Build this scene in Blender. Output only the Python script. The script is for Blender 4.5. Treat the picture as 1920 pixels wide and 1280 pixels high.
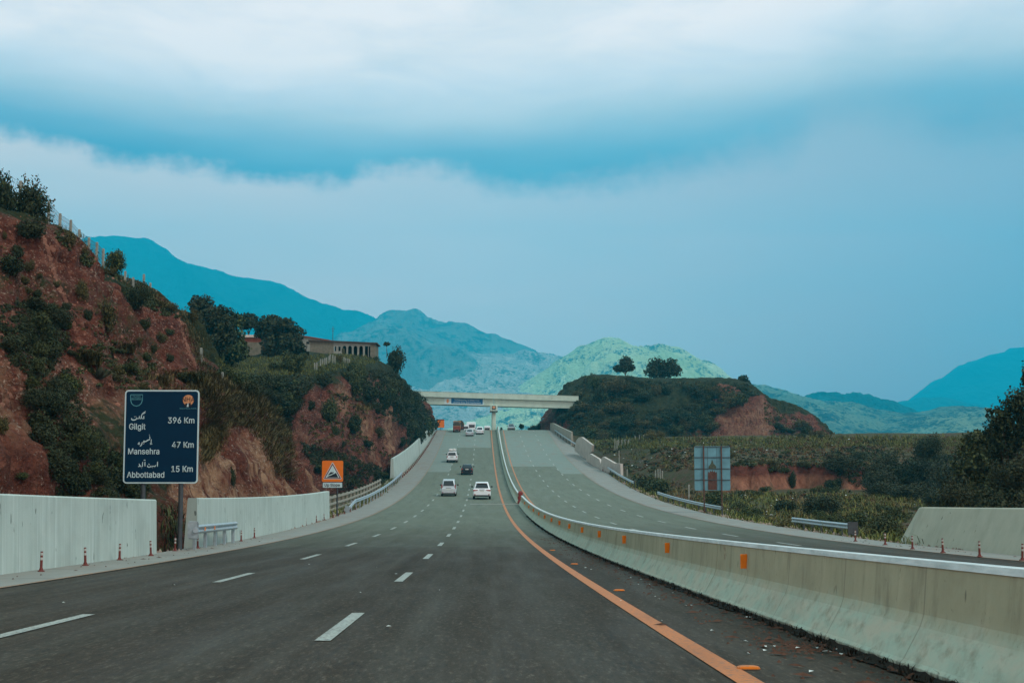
import bpy, math, random
import numpy as np
from mathutils import Vector, Matrix
from mathutils.bvhtree import BVHTree

for o in list(bpy.data.objects):
    bpy.data.objects.remove(o)
S = bpy.context.scene
COL = S.collection
rnd = random.Random(7)
rng = np.random.default_rng(11)
PI = math.pi

# ------------------------------------------------------------------ camera
F = 2400.0                                   # focal length in pixels of the 1920 wide photograph
YAW, PITCH = math.atan(55/F), math.atan(200/F)
CAM = Vector((0, 0, 1.25))
cd = bpy.data.cameras.new('camera'); cam = bpy.data.objects.new('camera', cd); COL.objects.link(cam)
cd.sensor_width = 36; cd.lens = 45; cd.clip_start = 0.2; cd.clip_end = 40000
cam.location = CAM; cam.rotation_euler = (PI/2+PITCH, 0, -YAW)
S.camera = cam
RC = cam.rotation_euler.to_matrix()

# ------------------------------------------------------------------ light
SUN_EL, SUN_AZ = math.radians(50), math.radians(125)      # azimuth clockwise from +Y
sd = bpy.data.lights.new('sun', 'SUN'); sd.energy = 1.8; sd.angle = math.radians(12); sd.color = (1, .97, .92)
sun = bpy.data.objects.new('sun', sd); COL.objects.link(sun)
sv = Vector((math.sin(SUN_AZ)*math.cos(SUN_EL), math.cos(SUN_AZ)*math.cos(SUN_EL), math.sin(SUN_EL)))
sun.rotation_euler = sv.to_track_quat('Z', 'Y').to_euler(); sun.location = (60, -40, 120)

S.view_settings.view_transform = 'Standard'; S.view_settings.look = 'None'
S.view_settings.exposure = 0.0; S.view_settings.gamma = 1
try:
    S.cycles.use_denoising = True
    S.cycles.max_bounces = 5; S.cycles.diffuse_bounces = 3; S.cycles.volume_bounces = 2; S.cycles.transparent_max_bounces = 6
    S.cycles.sample_clamp_indirect = 4
except Exception: pass

# ------------------------------------------------------------------ node helpers
class NT:
    def __init__(s, nt): s.t = nt; s.n = nt.nodes; s.l = nt.links
    def new(s, typ, **k):
        n = s.n.new(typ)
        for a, b in k.items(): setattr(n, a, b)
        return n
    def put(s, sock, v):
        if hasattr(v, 'is_output'): s.l.new(v, sock)
        else: sock.default_value = v
    def math(s, op, a, b=0.0, c=None, clamp=False):
        n = s.new('ShaderNodeMath', operation=op, use_clamp=clamp)
        s.put(n.inputs[0], a); s.put(n.inputs[1], b)
        if c is not None: s.put(n.inputs[2], c)
        return n.outputs[0]
    def mr(s, v, a, b, c=0.0, d=1.0, smooth=False):
        n = s.new('ShaderNodeMapRange'); n.interpolation_type = 'SMOOTHSTEP' if smooth else 'LINEAR'
        s.put(n.inputs[0], v); s.put(n.inputs[1], a); s.put(n.inputs[2], b); s.put(n.inputs[3], c); s.put(n.inputs[4], d)
        return n.outputs[0]
    def mix(s, f, a, b, blend='MIX'):
        n = s.new('ShaderNodeMix', data_type='RGBA', blend_type=blend)
        s.put(n.inputs[0], f)
        for i, v in ((6, a), (7, b)):
            if isinstance(v, tuple) and len(v) == 3: v = v+(1,)
            s.put(n.inputs[i], v)
        return n.outputs[2]
    def noise(s, vec, scale, detail=4, rough=.55, dist=0.0):
        n = s.new('ShaderNodeTexNoise'); s.l.new(vec, n.inputs['Vector'])
        n.inputs['Scale'].default_value = scale; n.inputs['Detail'].default_value = detail
        n.inputs['Roughness'].default_value = rough; n.inputs['Distortion'].default_value = dist
        return n.outputs[0]
    def obj(s): return s.new('ShaderNodeTexCoord').outputs['Object']
    def scale(s, vec, v):
        n = s.new('ShaderNodeMapping'); s.l.new(vec, n.inputs[0]); n.inputs['Scale'].default_value = v
        return n.outputs[0]
    def ramp(s, f, stops):
        n = s.new('ShaderNodeValToRGB'); s.l.new(f, n.inputs[0]); cr = n.color_ramp
        while len(cr.elements) < len(stops): cr.elements.new(.5)
        for e, (p, c) in zip(cr.elements, stops):
            e.position = p; e.color = c+(1,) if len(c) == 3 else c
        return n.outputs[0]
    def bump(s, h, strength=.3, dist=.05):
        n = s.new('ShaderNodeBump'); s.l.new(h, n.inputs['Height'])
        n.inputs['Strength'].default_value = strength; n.inputs['Distance'].default_value = dist
        return n.outputs[0]

MATS = {}
def newmat(name, rough=.8, spec=.3, metal=0.0):
    m = bpy.data.materials.new(name); m.use_nodes = True
    t = NT(m.node_tree); b = m.node_tree.nodes['Principled BSDF']
    b.inputs['Roughness'].default_value = rough; b.inputs['Metallic'].default_value = metal
    b.inputs['Specular IOR Level'].default_value = spec
    MATS[name] = m
    return m, t, b
def plain(name, c, rough=.6, spec=.4, metal=0.0, var=.15, scale=3.0, bump=0.0):
    """a simple surface with mild uneven wear"""
    m, t, b = newmat(name, rough, spec, metal)
    n = t.noise(t.obj(), scale, 5, .6)
    d = tuple(x*(1-var) for x in c); e = tuple(min(1, x*(1+var)) for x in c)
    t.l.new(t.ramp(n, [(.3, d), (.7, e)]), b.inputs['Base Color'])
    if bump: t.l.new(t.bump(n, bump, .02), b.inputs['Normal'])
    return m

# ------------------------------------------------------------------ world: overcast sky with a blue shelf cloud
W = bpy.data.worlds.new('World'); S.world = W; W.use_nodes = True
def srgb(r, g, b):
    return tuple(((c/255)/12.92 if c/255 <= .04045 else ((c/255+.055)/1.055)**2.4) for c in (r, g, b))
def build_sky():
    t = NT(W.node_tree); t.n.clear()
    out = t.new('ShaderNodeOutputWorld'); bg = t.new('ShaderNodeBackground'); bg.inputs[1].default_value = .1
    t.l.new(bg.outputs[0], out.inputs[0])
    sky = t.new('ShaderNodeTexSky'); sky.sky_type = 'NISHITA'; sky.sun_disc = False
    sky.sun_elevation = SUN_EL; sky.sun_rotation = SUN_AZ
    v = t.new('ShaderNodeTexCoord').outputs['Generated']
    sp = t.new('ShaderNodeSeparateXYZ'); t.l.new(v, sp.inputs[0]); x, y, z = sp.outputs
    hyp = t.math('SQRT', t.math('ADD', t.math('MULTIPLY', x, x), t.math('MULTIPLY', y, y)))
    el = t.math('DIVIDE', z, t.math('MAXIMUM', hyp, .01))
    az = t.math('DIVIDE', x, t.math('MAXIMUM', t.math('ABSOLUTE', y), .05))
    cv = t.new('ShaderNodeCombineXYZ'); t.l.new(az, cv.inputs[0]); t.l.new(el, cv.inputs[1])
    st = t.scale(cv.outputs[0], (1, 4.0, 1))
    big = t.noise(st, 4.5, 3, .5)
    med = t.noise(st, 16, 6, .6)
    fin = t.noise(cv.outputs[0], 48, 6, .62)
    # underside of the cloud as elevation over azimuth
    a01 = t.mr(az, -.6, .6)
    fc = t.new('ShaderNodeFloatCurve'); t.l.new(a01, fc.inputs[1]); c = fc.mapping.curves[0]
    pts = [(-600, 250), (-200, 265), (0, 290), (130, 303), (250, 331), (330, 325), (420, 338), (510, 347), (620, 345), (700, 322), (790, 314), (860, 328),
           (950, 354), (1100, 352), (1250, 330), (1400, 305), (1470, 290), (1520, 262), (1570, 225), (1620, 222), (1680, 238), (1750, 262), (1850, 285), (1930, 278), (2200, 300)]
    P_ = [(((px-905)/F+.6)/1.2, ((840-py)/F-.15)/.15) for px, py in pts]
    P_ = [p for p in P_ if 0 <= p[0] <= 1]
    c.points[0].location = (0, P_[0][1]); c.points[1].location = (1, P_[-1][1])
    for p in P_: c.points.new(*p)
    fc.mapping.update()
    edge = t.math('MULTIPLY_ADD', fc.outputs[0], .15, .15)
    wob = t.math('ADD', t.math('MULTIPLY', t.math('SUBTRACT', med, .5), .016), t.math('MULTIPLY', t.math('SUBTRACT', fin, .5), .022))
    h = t.math('SUBTRACT', t.math('ADD', el, wob), edge)
    softw = t.mr(a01, .45, .85, .008, .030)
    mask = t.mr(h, t.math('MULTIPLY', softw, -1), t.math('MULTIPLY', softw, 1.6), 0, 1, True)
    f2 = t.new('ShaderNodeFloatCurve'); t.l.new(a01, f2.inputs[1]); c2 = f2.mapping.curves[0]
    P2 = [(((px-905)/F+.6)/1.2, ((840-py)/F-.15)/.15) for px, py in [(-500, 262), (0, 285), (500, 332), (1000, 338), (1350, 318), (1650, 285), (2000, 275), (2300, 285)]]
    P2 = [q for q in P2 if 0 <= q[0] <= 1]; c2.points[0].location = (0, P2[0][1]); c2.points[1].location = (1, P2[-1][1])
    for q in P2: c2.points.new(*q)
    f2.mapping.update(); edge2 = t.math('MULTIPLY_ADD', f2.outputs[0], .15, .15)
    hh = t.math('ADD', t.math('SUBTRACT', el, edge2), t.math('MULTIPLY', t.math('SUBTRACT', big, .5), .028))
    hs = t.math('MULTIPLY', hh, t.mr(a01, .2, .75, 1.5, 0.9))
    cloud = t.ramp(t.mr(hs, 0, .12), [(0, srgb(*CL0)), (.22, srgb(*CL1)), (.5, srgb(*CL2)), (.75, srgb(*CL3)), (1, srgb(*CL4))])
    wisp = t.noise(t.scale(cv.outputs[0], (1, 3.2, 1)), 7, 6, .58, .6)
    cloud = t.mix(t.math('MULTIPLY', t.mr(wisp, .40, .72), .30), cloud, srgb(188, 206, 222))
    low = t.ramp(a01, [(.1, srgb(*LO0)), (.5, srgb(*LO1)), (.75, srgb(*LO2)), (.95, srgb(*LO3))])
    low = t.mix(t.math('MULTIPLY', t.mr(el, .16, .02), t.mr(a01, .35, .9)), low, srgb(*LO4))
    low = t.mix(t.math('MULTIPLY', t.math('SUBTRACT', big, .4), .5), low, srgb(178, 214, 226))
    low = t.mix(t.math('MULTIPLY', t.mr(el, .16, .27), t.mr(a01, .35, .75, 0, .75)), low, srgb(196, 200, 206))
    colr = t.mix(mask, low, cloud)
    colr = t.mix(t.mr(el, .34, .7), colr, ZEN)
    colr = t.mix(1.0, colr, (10, 10, 10), 'MULTIPLY')
    fin_ = t.mix(.9, sky.outputs[0], colr)
    t.l.new(fin_, bg.inputs[0])
CL0, CL1, CL2, CL3, CL4 = (122, 130, 168), (180, 188, 206), (272, 256, 252), (316, 290, 284), (340, 304, 290)
LO0, LO1, LO2, LO3, LO4 = (338, 280, 252), (320, 262, 246), (284, 214, 206), (228, 168, 178), (186, 140, 162)
ZEN = (.80, 1.04, 1.06)
build_sky()

# ------------------------------------------------------------------ pixel <-> place
def ray(px, py):
    return (RC @ Vector(((px-960)/F, (640-py)/F, -1))).normalized()
def P(px, py, Y):
    d = ray(px, py); return CAM + d*(Y/d.y)
def PX(px, py, X):
    d = ray(px, py); return CAM + d*(X/d.x)
def proj(p):
    q = RC.transposed() @ (Vector(p)-CAM); return 960+F*q.x/-q.z, 640-F*q.y/-q.z
PC = [-1.27067442e-09, 8.71252819e-07, 9.64582555e-05, -5.70361149e-02, 5.83108247e-03]
YC = 303.0
zc = np.polyval(PC, YC); sc_ = np.polyval(np.polyder(PC), YC); TL = 16.0; SE = -.035
def rz(Y):
    """height of the road along its length"""
    Y = np.asarray(Y, float)
    a = np.polyval(PC, np.clip(Y, 0, YC)) + np.minimum(Y, 0)*PC[3]
    t = np.clip(Y-YC, 0, TL); b = sc_*t+(SE-sc_)*t*t/(2*TL)
    e = np.clip(Y-YC-TL, 0, 400)*SE
    r = a+np.where(Y > YC, b+e, 0)
    return r if r.shape else float(r)
def rslope(Y): return math.atan((rz(Y+.5)-rz(Y-.5)))
def road_Y(py):
    a, b = 4.0, 312.0
    for _ in range(50):
        m = (a+b)/2
        if proj((0, m, rz(m)))[1] > py: a = m
        else: b = m
    return a
def on_road(px, py):
    """where the ray through a pixel meets the carriageway"""
    Y = road_Y(py); p = P(px, py, Y); return Vector((p.x, Y, rz(Y)))

# ------------------------------------------------------------------ numpy noise
def _h(ix, iy, iz):
    h = (ix.astype(np.int64)*374761393 + iy.astype(np.int64)*668265263 + iz.astype(np.int64)*2147483647) & 0xffffffff
    h = ((h ^ (h >> 13))*1274126177) & 0xffffffff
    h = h ^ (h >> 16)
    return (h & 0xffff)/65535.0*2-1
def vnoise(p):
    i = np.floor(p); f = p-i; u = f*f*(3-2*f); i = i.astype(np.int64)
    r = 0
    for dx in (0, 1):
        for dy in (0, 1):
            for dz in (0, 1):
                w = (u[..., 0] if dx else 1-u[..., 0])*(u[..., 1] if dy else 1-u[..., 1])*(u[..., 2] if dz else 1-u[..., 2])
                r = r+w*_h(i[..., 0]+dx, i[..., 1]+dy, i[..., 2]+dz)
    return r
def fbm(p, octv=4, gain=.5):
    a, r, s = 1.0, 0, 0
    for k in range(octv):
        r = r+a*vnoise(p*(2.03**k)+17.3*k); s += a; a *= gain
    return r/s
def ridged(p, octv=4, gain=.5):
    a, r, s = 1.0, 0, 0
    for k in range(octv):
        r = r+a*(1-2*np.abs(vnoise(p*(2.07**k)+9.1*k))); s += a; a *= gain
    return r/s
def sstep(x, a, b):
    t = np.clip((x-a)/(b-a), 0, 1); return t*t*(3-2*t)

# ------------------------------------------------------------------ mesh helpers
def fastmesh(name, V, Fc):
    me = bpy.data.meshes.new(name); V = np.ascontiguousarray(V, np.float32); Fc = np.ascontiguousarray(Fc, np.int32)
    k = Fc.shape[1]
    me.vertices.add(len(V)); me.vertices.foreach_set('co', V.ravel())
    me.loops.add(Fc.size); me.loops.foreach_set('vertex_index', Fc.ravel())
    me.polygons.add(len(Fc)); me.polygons.foreach_set('loop_start', np.arange(0, Fc.size, k, dtype=np.int32))
    me.update(calc_edges=True)
    return me
def link(name, me, mat=None, parent=None, loc=None):
    o = bpy.data.objects.new(name, me); COL.objects.link(o)
    if mat is not None: me.materials.append(mat)
    if parent is not None: o.parent = parent
    if loc is not None: o.location = loc
    return o
def smooth(me): me.polygons.foreach_set('use_smooth', np.ones(len(me.polygons), bool))
def tag(o, label=None, cat=None, group=None, kind=None):
    if label: o['label'] = label
    if cat: o['category'] = cat
    if group: o['group'] = group
    if kind: o['kind'] = kind
    return o
def thing(name, label, cat, loc=(0, 0, 0), rot=(0, 0, 0), group=None):
    o = bpy.data.objects.new(name, None); COL.objects.link(o); o.empty_display_size = .3
    o.location = loc; o.rotation_euler = rot
    return tag(o, label, cat, group)
def kids(o): return [c for c in bpy.data.objects if c.parent == o]
def copy_tree(o, parent=None):
    c = o.copy(); COL.objects.link(c)
    if parent is not None: c.parent = parent
    for ch in kids(o): copy_tree(ch, c)
    return c
class MB:
    def __init__(s): s.v = []; s.f = []; s.m = []
    def add(s, vs, fs, mi=0):
        b = len(s.v); s.v += [tuple(v) for v in vs]; s.f += [tuple(i+b for i in f) for f in fs]; s.m += [mi]*len(fs); return s
    def rings(s, R, close=True, cap=True, mi=0):
        n = len(R[0]); b = len(s.v)
        for r in R: s.v += [tuple(p) for p in r]
        for i in range(len(R)-1):
            for j in range(n if close else n-1):
                k = (j+1) % n
                s.f.append((b+i*n+j, b+i*n+k, b+(i+1)*n+k, b+(i+1)*n+j)); s.m.append(mi)
        if cap and close:
            s.f.append(tuple(b+j for j in range(n))[::-1]); s.m.append(mi)
            s.f.append(tuple(b+(len(R)-1)*n+j for j in range(n))); s.m.append(mi)
        return s
    def box(s, c, d, bev=0.0, M=None, mi=0):
        x, y, z = d[0]/2, d[1]/2, d[2]/2; b = min(bev, x*.9, y*.9, z*.9)
        if b <= 0:
            R = [[(-x, -y, q), (x, -y, q), (x, y, q), (-x, y, q)] for q in (-z, z)]
        else:
            def oc(ax, ay, q): return [(-ax+b, -ay, q), (ax-b, -ay, q), (ax, -ay+b, q), (ax, ay-b, q), (ax-b, ay, q), (-ax+b, ay, q), (-ax, ay-b, q), (-ax, -ay+b, q)]
            e = b*.999
            R = [oc(x-b*.8, y-b*.8, -z) if x-b*.8 > e and y-b*.8 > e else oc(x, y, -z), oc(x, y, -z+b), oc(x, y, z-b), oc(x-b*.8, y-b*.8, z) if x-b*.8 > e and y-b*.8 > e else oc(x, y, z)]
        c = Vector(c)
        R = [[(M @ Vector(p) if M else Vector(p))+c for p in r] for r in R]
        return s.rings(R, mi=mi)
    def cyl(s, p0, p1, r0, r1=None, n=10, mi=0):
        r1 = r0 if r1 is None else r1
        p0, p1 = Vector(p0), Vector(p1); d = (p1-p0).normalized(); q = d.to_track_quat('Z', 'Y').to_matrix()
        R = [[p+q @ Vector((r*math.cos(2*PI*k/n), r*math.sin(2*PI*k/n), 0)) for k in range(n)] for p, r in ((p0, r0), (p1, r1))]
        return s.rings(R, mi=mi)
    def tube(s, pts, rad, n=7, mi=0):
        pts = [Vector(p) for p in pts]; R = []
        for i, p in enumerate(pts):
            d = (pts[min(i+1, len(pts)-1)]-pts[max(i-1, 0)]).normalized()
            q = d.to_track_quat('Z', 'Y').to_matrix(); r = rad[i] if hasattr(rad, '__len__') else rad
            R.append([p+q @ Vector((r*math.cos(2*PI*k/n), r*math.sin(2*PI*k/n), 0)) for k in range(n)])
        return s.rings(R, mi=mi)
    def prism(s, poly, o, ux, uy, th, mi=0):
        """polygon in the plane (ux, uy) at o, thickened along their normal"""
        o, ux, uy = Vector(o), Vector(ux).normalized(), Vector(uy).normalized(); n = ux.cross(uy)
        R = [[o+ux*a+uy*b+n*q for a, b in poly] for q in (0, th)]
        return s.rings(R, mi=mi)
    def build(s, name, mats, parent=None, sm=False, loc=None):
        me = bpy.data.meshes.new(name); me.from_pydata(s.v, [], s.f)
        for m in (mats if isinstance(mats, (list, tuple)) else [mats]): me.materials.append(m)
        if any(s.m): me.polygons.foreach_set('material_index', s.m)
        if sm: smooth(me)
        me.update()
        import bmesh
        bm = bmesh.new(); bm.from_mesh(me); bmesh.ops.recalc_face_normals(bm, faces=bm.faces); bm.to_mesh(me); bm.free()
        return link(name, me, None, parent, loc)
def rrect(w, h, r, n=4):
    pts = []
    for cx, cy, a in ((w/2-r, h/2-r, 0), (-w/2+r, h/2-r, 90), (-w/2+r, -h/2+r, 180), (w/2-r, -h/2+r, 270)):
        for k in range(n+1):
            q = math.radians(a+90*k/n); pts.append((cx+r*math.cos(q), cy+r*math.sin(q)))
    return pts
def sign_font():
    """the plain sans that ships inside Blender itself; its default face if that is missing"""
    import os
    try: return bpy.data.fonts.load(os.path.join(bpy.utils.system_resource('DATAFILES'), 'fonts', 'Inter.woff2'))
    except Exception: return None
FONT = sign_font()
def text_mesh(body, size, extrude=.004, bold=.012, align='LEFT', sx=1.0):
    cu = bpy.data.curves.new('lettering', 'FONT'); cu.body = body; cu.size = size; cu.extrude = extrude; cu.offset = bold*size
    cu.align_x = align; cu.resolution_u = 3
    if FONT: cu.font = FONT
    o = bpy.data.objects.new('lettering', cu); COL.objects.link(o)
    bpy.context.view_layer.update()
    me = bpy.data.meshes.new_from_object(o.evaluated_get(bpy.context.evaluated_depsgraph_get()))
    v = [(p.co.x*sx, p.co.y, p.co.z) for p in me.vertices]; f = [tuple(p.vertices) for p in me.polygons]
    bpy.data.objects.remove(o); bpy.data.curves.remove(cu); bpy.data.meshes.remove(me)
    return v, f
_cap = {}
def put_text(mb, body, cap, x, z, y, align='LEFT', bold=.0, sx=1.0, M=None):
    """text of a given capital height standing in the XZ plane and read from -Y"""
    if 'h' not in _cap:
        v, f = text_mesh('H', 1.0, 0, 0); _cap['h'] = max(p[1] for p in v)-min(p[1] for p in v)
    v, f = text_mesh(body, cap/_cap['h'], .004, bold, align, sx)
    V = [(x+a, y-c, z+b) for a, b, c in v]
    if M: V = [M @ Vector(p) for p in V]
    mb.add(V, f)
def stroke(mb, pts, w, y):
    """a flat brush stroke in the XZ plane"""
    pts = [Vector((a, 0, b)) for a, b in pts]; L, R = [], []
    for i, p in enumerate(pts):
        d = (pts[min(i+1, len(pts)-1)]-pts[max(i-1, 0)]).normalized(); n = Vector((-d.z, 0, d.x))
        ww = w[i] if hasattr(w, '__len__') else w
        L.append(p+n*ww/2); R.append(p-n*ww/2)
    vs = []; n = len(pts)
    for q in (y, y+.006):
        vs += [(p.x, q, p.z) for p in L]+[(p.x, q, p.z) for p in R]
    fs = [(i, i+1, n+i+1, n+i) for i in range(n-1)]
    mb.add(vs, fs)
# ------------------------------------------------------------------ materials
def make_materials():
    # asphalt
    m, t, b = newmat('asphalt', .85, .12); o = t.obj()
    sp = t.new('ShaderNodeSeparateXYZ'); t.l.new(o, sp.inputs[0]); X, Y = sp.outputs[0], sp.outputs[1]
    fine = t.noise(o, 60, 3, .7); mid = t.noise(t.scale(o, (1.2, .12, 1)), 1.0, 5, .6); big = t.noise(t.scale(o, (.25, .03, 1)), 1.0, 3)
    grain = t.noise(t.scale(o, (1, .22, 1)), 20, 4, .8); col = t.mix(t.mr(fine, .35, .68), (.018, .0128, .0074), (.066, .048, .029))
    col = t.mix(t.mr(mid, .35, .7, 0, .5), col, (.024, .020, .0145))
    # polished wheel tracks along each lane
    lane = t.math('ABSOLUTE', t.math('SUBTRACT', t.math('FRACT', t.math('DIVIDE', t.math('ADD', X, 8.9), 3.62)), .5))
    tr = t.mr(t.math('ABSOLUTE', t.math('SUBTRACT', lane, .24)), .16, .02, 0, 1, True)
    tr = t.math('MULTIPLY', tr, t.mr(big, .25, .7, .25, 1))
    col = t.mix(t.math('MULTIPLY', tr, .45), col, (.055, .051, .040))
    col = t.mix(t.mr(grain, .54, .70, 0, .7), col, (.150, .125, .092)); col = t.mix(t.mr(grain, .46, .32, 0, .75), col, (.010, .009, .007))
    strk = t.noise(t.scale(o, (3.2, .05, 1)), 1.0, 5, .65); col = t.mix(t.mr(strk, .50, .72, 0, .35), col, (.085, .078, .062)); col = t.mix(t.mr(strk, .46, .30, 0, .35), col, (.012, .010, .008))
    # fresh paving past the seam; distant sky sheen painted in as paler colour
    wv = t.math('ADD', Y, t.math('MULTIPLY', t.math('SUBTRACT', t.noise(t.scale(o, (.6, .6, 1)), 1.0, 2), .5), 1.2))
    new_sheen = t.math('MAXIMUM', t.mr(Y, 40, 88), t.math('MULTIPLY', t.mr(wv, 48.3, 48.9, 0, .30), t.math('LESS_THAN', X, 3.5)))
    col = t.mix(t.math('MULTIPLY', new_sheen, .75), col, (.148, .168, .124))
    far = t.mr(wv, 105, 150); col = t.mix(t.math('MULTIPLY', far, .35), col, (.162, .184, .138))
    seam = t.math('MULTIPLY', t.mr(t.math('ABSOLUTE', t.math('SUBTRACT', wv, 48.3)), .5, .1), t.math('LESS_THAN', X, 3.5))
    col = t.mix(t.math('MULTIPLY', seam, .3), col, (.03, .03, .028))
    # longitudinal crack and tar lines
    crk = t.mr(t.math('ABSOLUTE', t.math('SUBTRACT', t.noise(t.scale(o, (.5, .03, 1)), 1.0, 6, .65), .5)), .0, .006, 1, 0)
    col = t.mix(t.math('MULTIPLY', crk, .55), col, (.018, .018, .017))
    t.l.new(col, b.inputs['Base Color']); t.l.new(t.bump(fine, .35, .006), b.inputs['Normal'])
    t.l.new(t.mr(mid, .3, .7, .62, .85), b.inputs['Roughness'])
    # light rigid paving and shoulder concrete
    for nm, c0, c1, gy in (('shoulder_concrete', (.17, .165, .14), (.30, .29, .25), 4.5), ('paving_concrete', (.15, .19, .155), (.21, .25, .205), 6.0)):
        m, t, b = newmat(nm, .7, .4); o = t.obj(); sp = t.new('ShaderNodeSeparateXYZ'); t.l.new(o, sp.inputs[0])
        col = t.mix(t.noise(t.scale(o, (1, .35, 1)), 1.3, 6, .65), c0, c1)
        col = t.mix(t.mr(t.noise(o, 35, 3, .7), .4, .7, 0, .35), col, (.09, .085, .075))
        jt = t.math('FRACT', t.math('DIVIDE', sp.outputs[1], gy)); jl = t.mr(jt, .02, .035, 1, 0)
        col = t.mix(t.math('MULTIPLY', jl, .6), col, (.07, .065, .055))
        col = t.mix(t.mr(t.noise(t.scale(o, (.8, .2, 1)), .8, 5, .6), .52, .75, 0, .55), col, (.20, .125, .085))
        t.l.new(col, b.inputs['Base Color']); t.l.new(t.bump(t.noise(o, 20, 4), .2, .01), b.inputs['Normal'])
    # worn paint
    for nm, c, cut in (('white_paint', (.37, .39, .34), .38), ('orange_paint', (.50, .150, .026), .33), ('faded_paint', (.36, .19, .09), .40)):
        m, t, b = newmat(nm, .6, .4); o = t.obj()
        w = t.mr(t.noise(o, 22, 5, .7), cut, cut+.16)
        col = t.mix(w, (.10, .095, .08), c); col = t.mix(t.mr(t.noise(t.scale(o, (1, .15, 1)), 2.5, 4), .5, .8, 0, .5), col, tuple(x*.45 for x in c))
        t.l.new(col, b.inputs['Base Color'])
    # concretes: wall (streaked), barrier, bridge
    for nm, c0, c1, st in (('wall_concrete', (.36, .42, .375), (.50, .575, .515), (2.6, 2.6, .12)), ('barrier_concrete', (.33, .325, .215), (.50, .485, .335), (1.6, 1.6, .25)),
                           ('bridge_concrete', (.44, .55, .46), (.58, .68, .57), (.5, .5, .12)), ('old_concrete', (.26, .24, .19), (.40, .37, .30), (1.2, 1.2, .5)),
                           ('sloped_concrete', (.36, .36, .27), (.50, .49, .385), (1.4, 1.4, .2)), ('slab_concrete', (.40, .35, .30), (.58, .52, .46), (1.0, 1.0, .6))):
        m, t, b = newmat(nm, .8, .3); o = t.obj()
        s1 = t.noise(t.scale(o, st), 1.6, 6, .65); s2 = t.noise(o, .7, 5, .6); s3 = t.noise(o, 9, 5, .65)
        col = t.mix(s1, c0, c1); col = t.mix(t.mr(s2, .45, .75, 0, .5), col, tuple(x*.72 for x in c0))
        if nm == 'wall_concrete':
            spw = t.new('ShaderNodeSeparateXYZ'); t.l.new(o, spw.inputs[0]); fw = t.math('FRACT', t.math('DIVIDE', spw.outputs[1], 1.22))
            col = t.mix(t.math('MULTIPLY', t.mr(t.math('ABSOLUTE', t.math('SUBTRACT', fw, .5)), .006, .016, 1, 0), .35), col, (.20, .25, .22))
            col = t.mix(t.mr(t.noise(t.scale(o, (5, 5, .10)), 1.5, 4, .6), .52, .70, 0, .5), col, (.60, .67, .63)); col = t.mix(t.mr(t.noise(t.scale(o, (4, 4, .14)), 1.3, 5, .65), .55, .72, 0, .55), col, (.23, .29, .25))
        pit = t.mr(t.noise(t.scale(o, (3, 3, 1.2)), 1.7, 2, .5), .70, .735)
        col = t.mix(t.math('MULTIPLY', pit, .75), col, (.06, .07, .055))
        if nm == 'barrier_concrete':
            sp = t.new('ShaderNodeSeparateXYZ'); t.l.new(o, sp.inputs[0])
            foot = t.mr(t.math('ADD', sp.outputs[2], t.math('MULTIPLY', t.math('SUBTRACT', s1, .5), .30)), .54, .30, 0, 1, True)
            g1 = t.noise(t.scale(o, (2, .7, 2)), 2.2, 6, .7); g2 = t.noise(o, 5, 5, .7)
            gr = t.mix(t.mr(g1, .38, .62), (.50, .50, .39), (.40, .53, .43)); gr = t.mix(t.mr(g2, .52, .72, 0, .6), gr, (.31, .33, .26))
            col = t.mix(t.math('MULTIPLY', foot, .85), col, gr)
            drip = t.noise(t.scale(o, (9, 3.2, .22)), 1.0, 5, .65); col = t.mix(t.mr(drip, .52, .70, 0, .55), col, (.17, .165, .115)); col = t.mix(t.mr(t.noise(t.scale(o, (1, .5, .7)), 1.0, 5, .6), .55, .75, 0, .5), col, (.21, .20, .14))
            col = t.mix(t.mr(t.noise(o, 14, 4, .75), .62, .74, 0, .6), col, (.12, .12, .085))
            dirt = t.mr(t.math('ADD', sp.outputs[2], t.math('MULTIPLY', t.math('SUBTRACT', t.noise(t.scale(o, (14, 14, 3)), 1.0, 4, .7), .5), .18)), .075, .02)
            col = t.mix(dirt, col, (.022, .018, .015))
            frm = t.math('FRACT', t.math('DIVIDE', sp.outputs[1], 2.4)); col = t.mix(t.math('MULTIPLY', t.mr(t.math('ABSOLUTE', t.math('SUBTRACT', frm, .5)), .004, .009, 1, 0), .4), col, (.12, .11, .09))
        t.l.new(col, b.inputs['Base Color']); t.l.new(t.bump(t.math('ADD', s3, t.math('MULTIPLY', s1, .6)), .25, .02), b.inputs['Normal'])
    m, t, b = newmat('white_cap_paint', .55, .4); o = t.obj()
    t.l.new(t.mix(t.mr(t.noise(t.scale(o, (3, .6, 3)), 3, 5, .65), .35, .7), (.42, .46, .44), (.66, .70, .68)), b.inputs['Base Color'])
    # clay
    m, t, b = newmat('red_clay', .92, .12); o = t.obj()
    n1 = t.noise(o, .22, 6, .62); n2 = t.noise(o, 1.4, 6, .66); n3 = t.noise(t.scale(o, (1, 1, 3.2)), .8, 5, .6, .6); n4 = t.noise(o, 6, 4, .7)
    rill = t.noise(t.scale(o, (1.6, 1.6, .16)), 1.1, 5, .6, .4)
    col = t.ramp(n2, [(.22, (.040, .012, .008)), (.43, (.105, .031, .020)), (.60, (.18, .060, .037)), (.85, (.36, .155, .095))])
    col = t.mix(t.mr(n3, .48, .60, 0, .65), col, (.070, .023, .015))
    la = t.new('ShaderNodeAttribute', attribute_name='pale').outputs[2]
    col = t.mix(t.math('MULTIPLY', la, t.mr(rill, .38, .62)), col, (.37, .215, .125))
    col = t.mix(t.mr(t.math('ADD', n4, t.math('MULTIPLY', n1, .3)), .72, .80, 0, .7), col, (.40, .29, .22))
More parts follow.
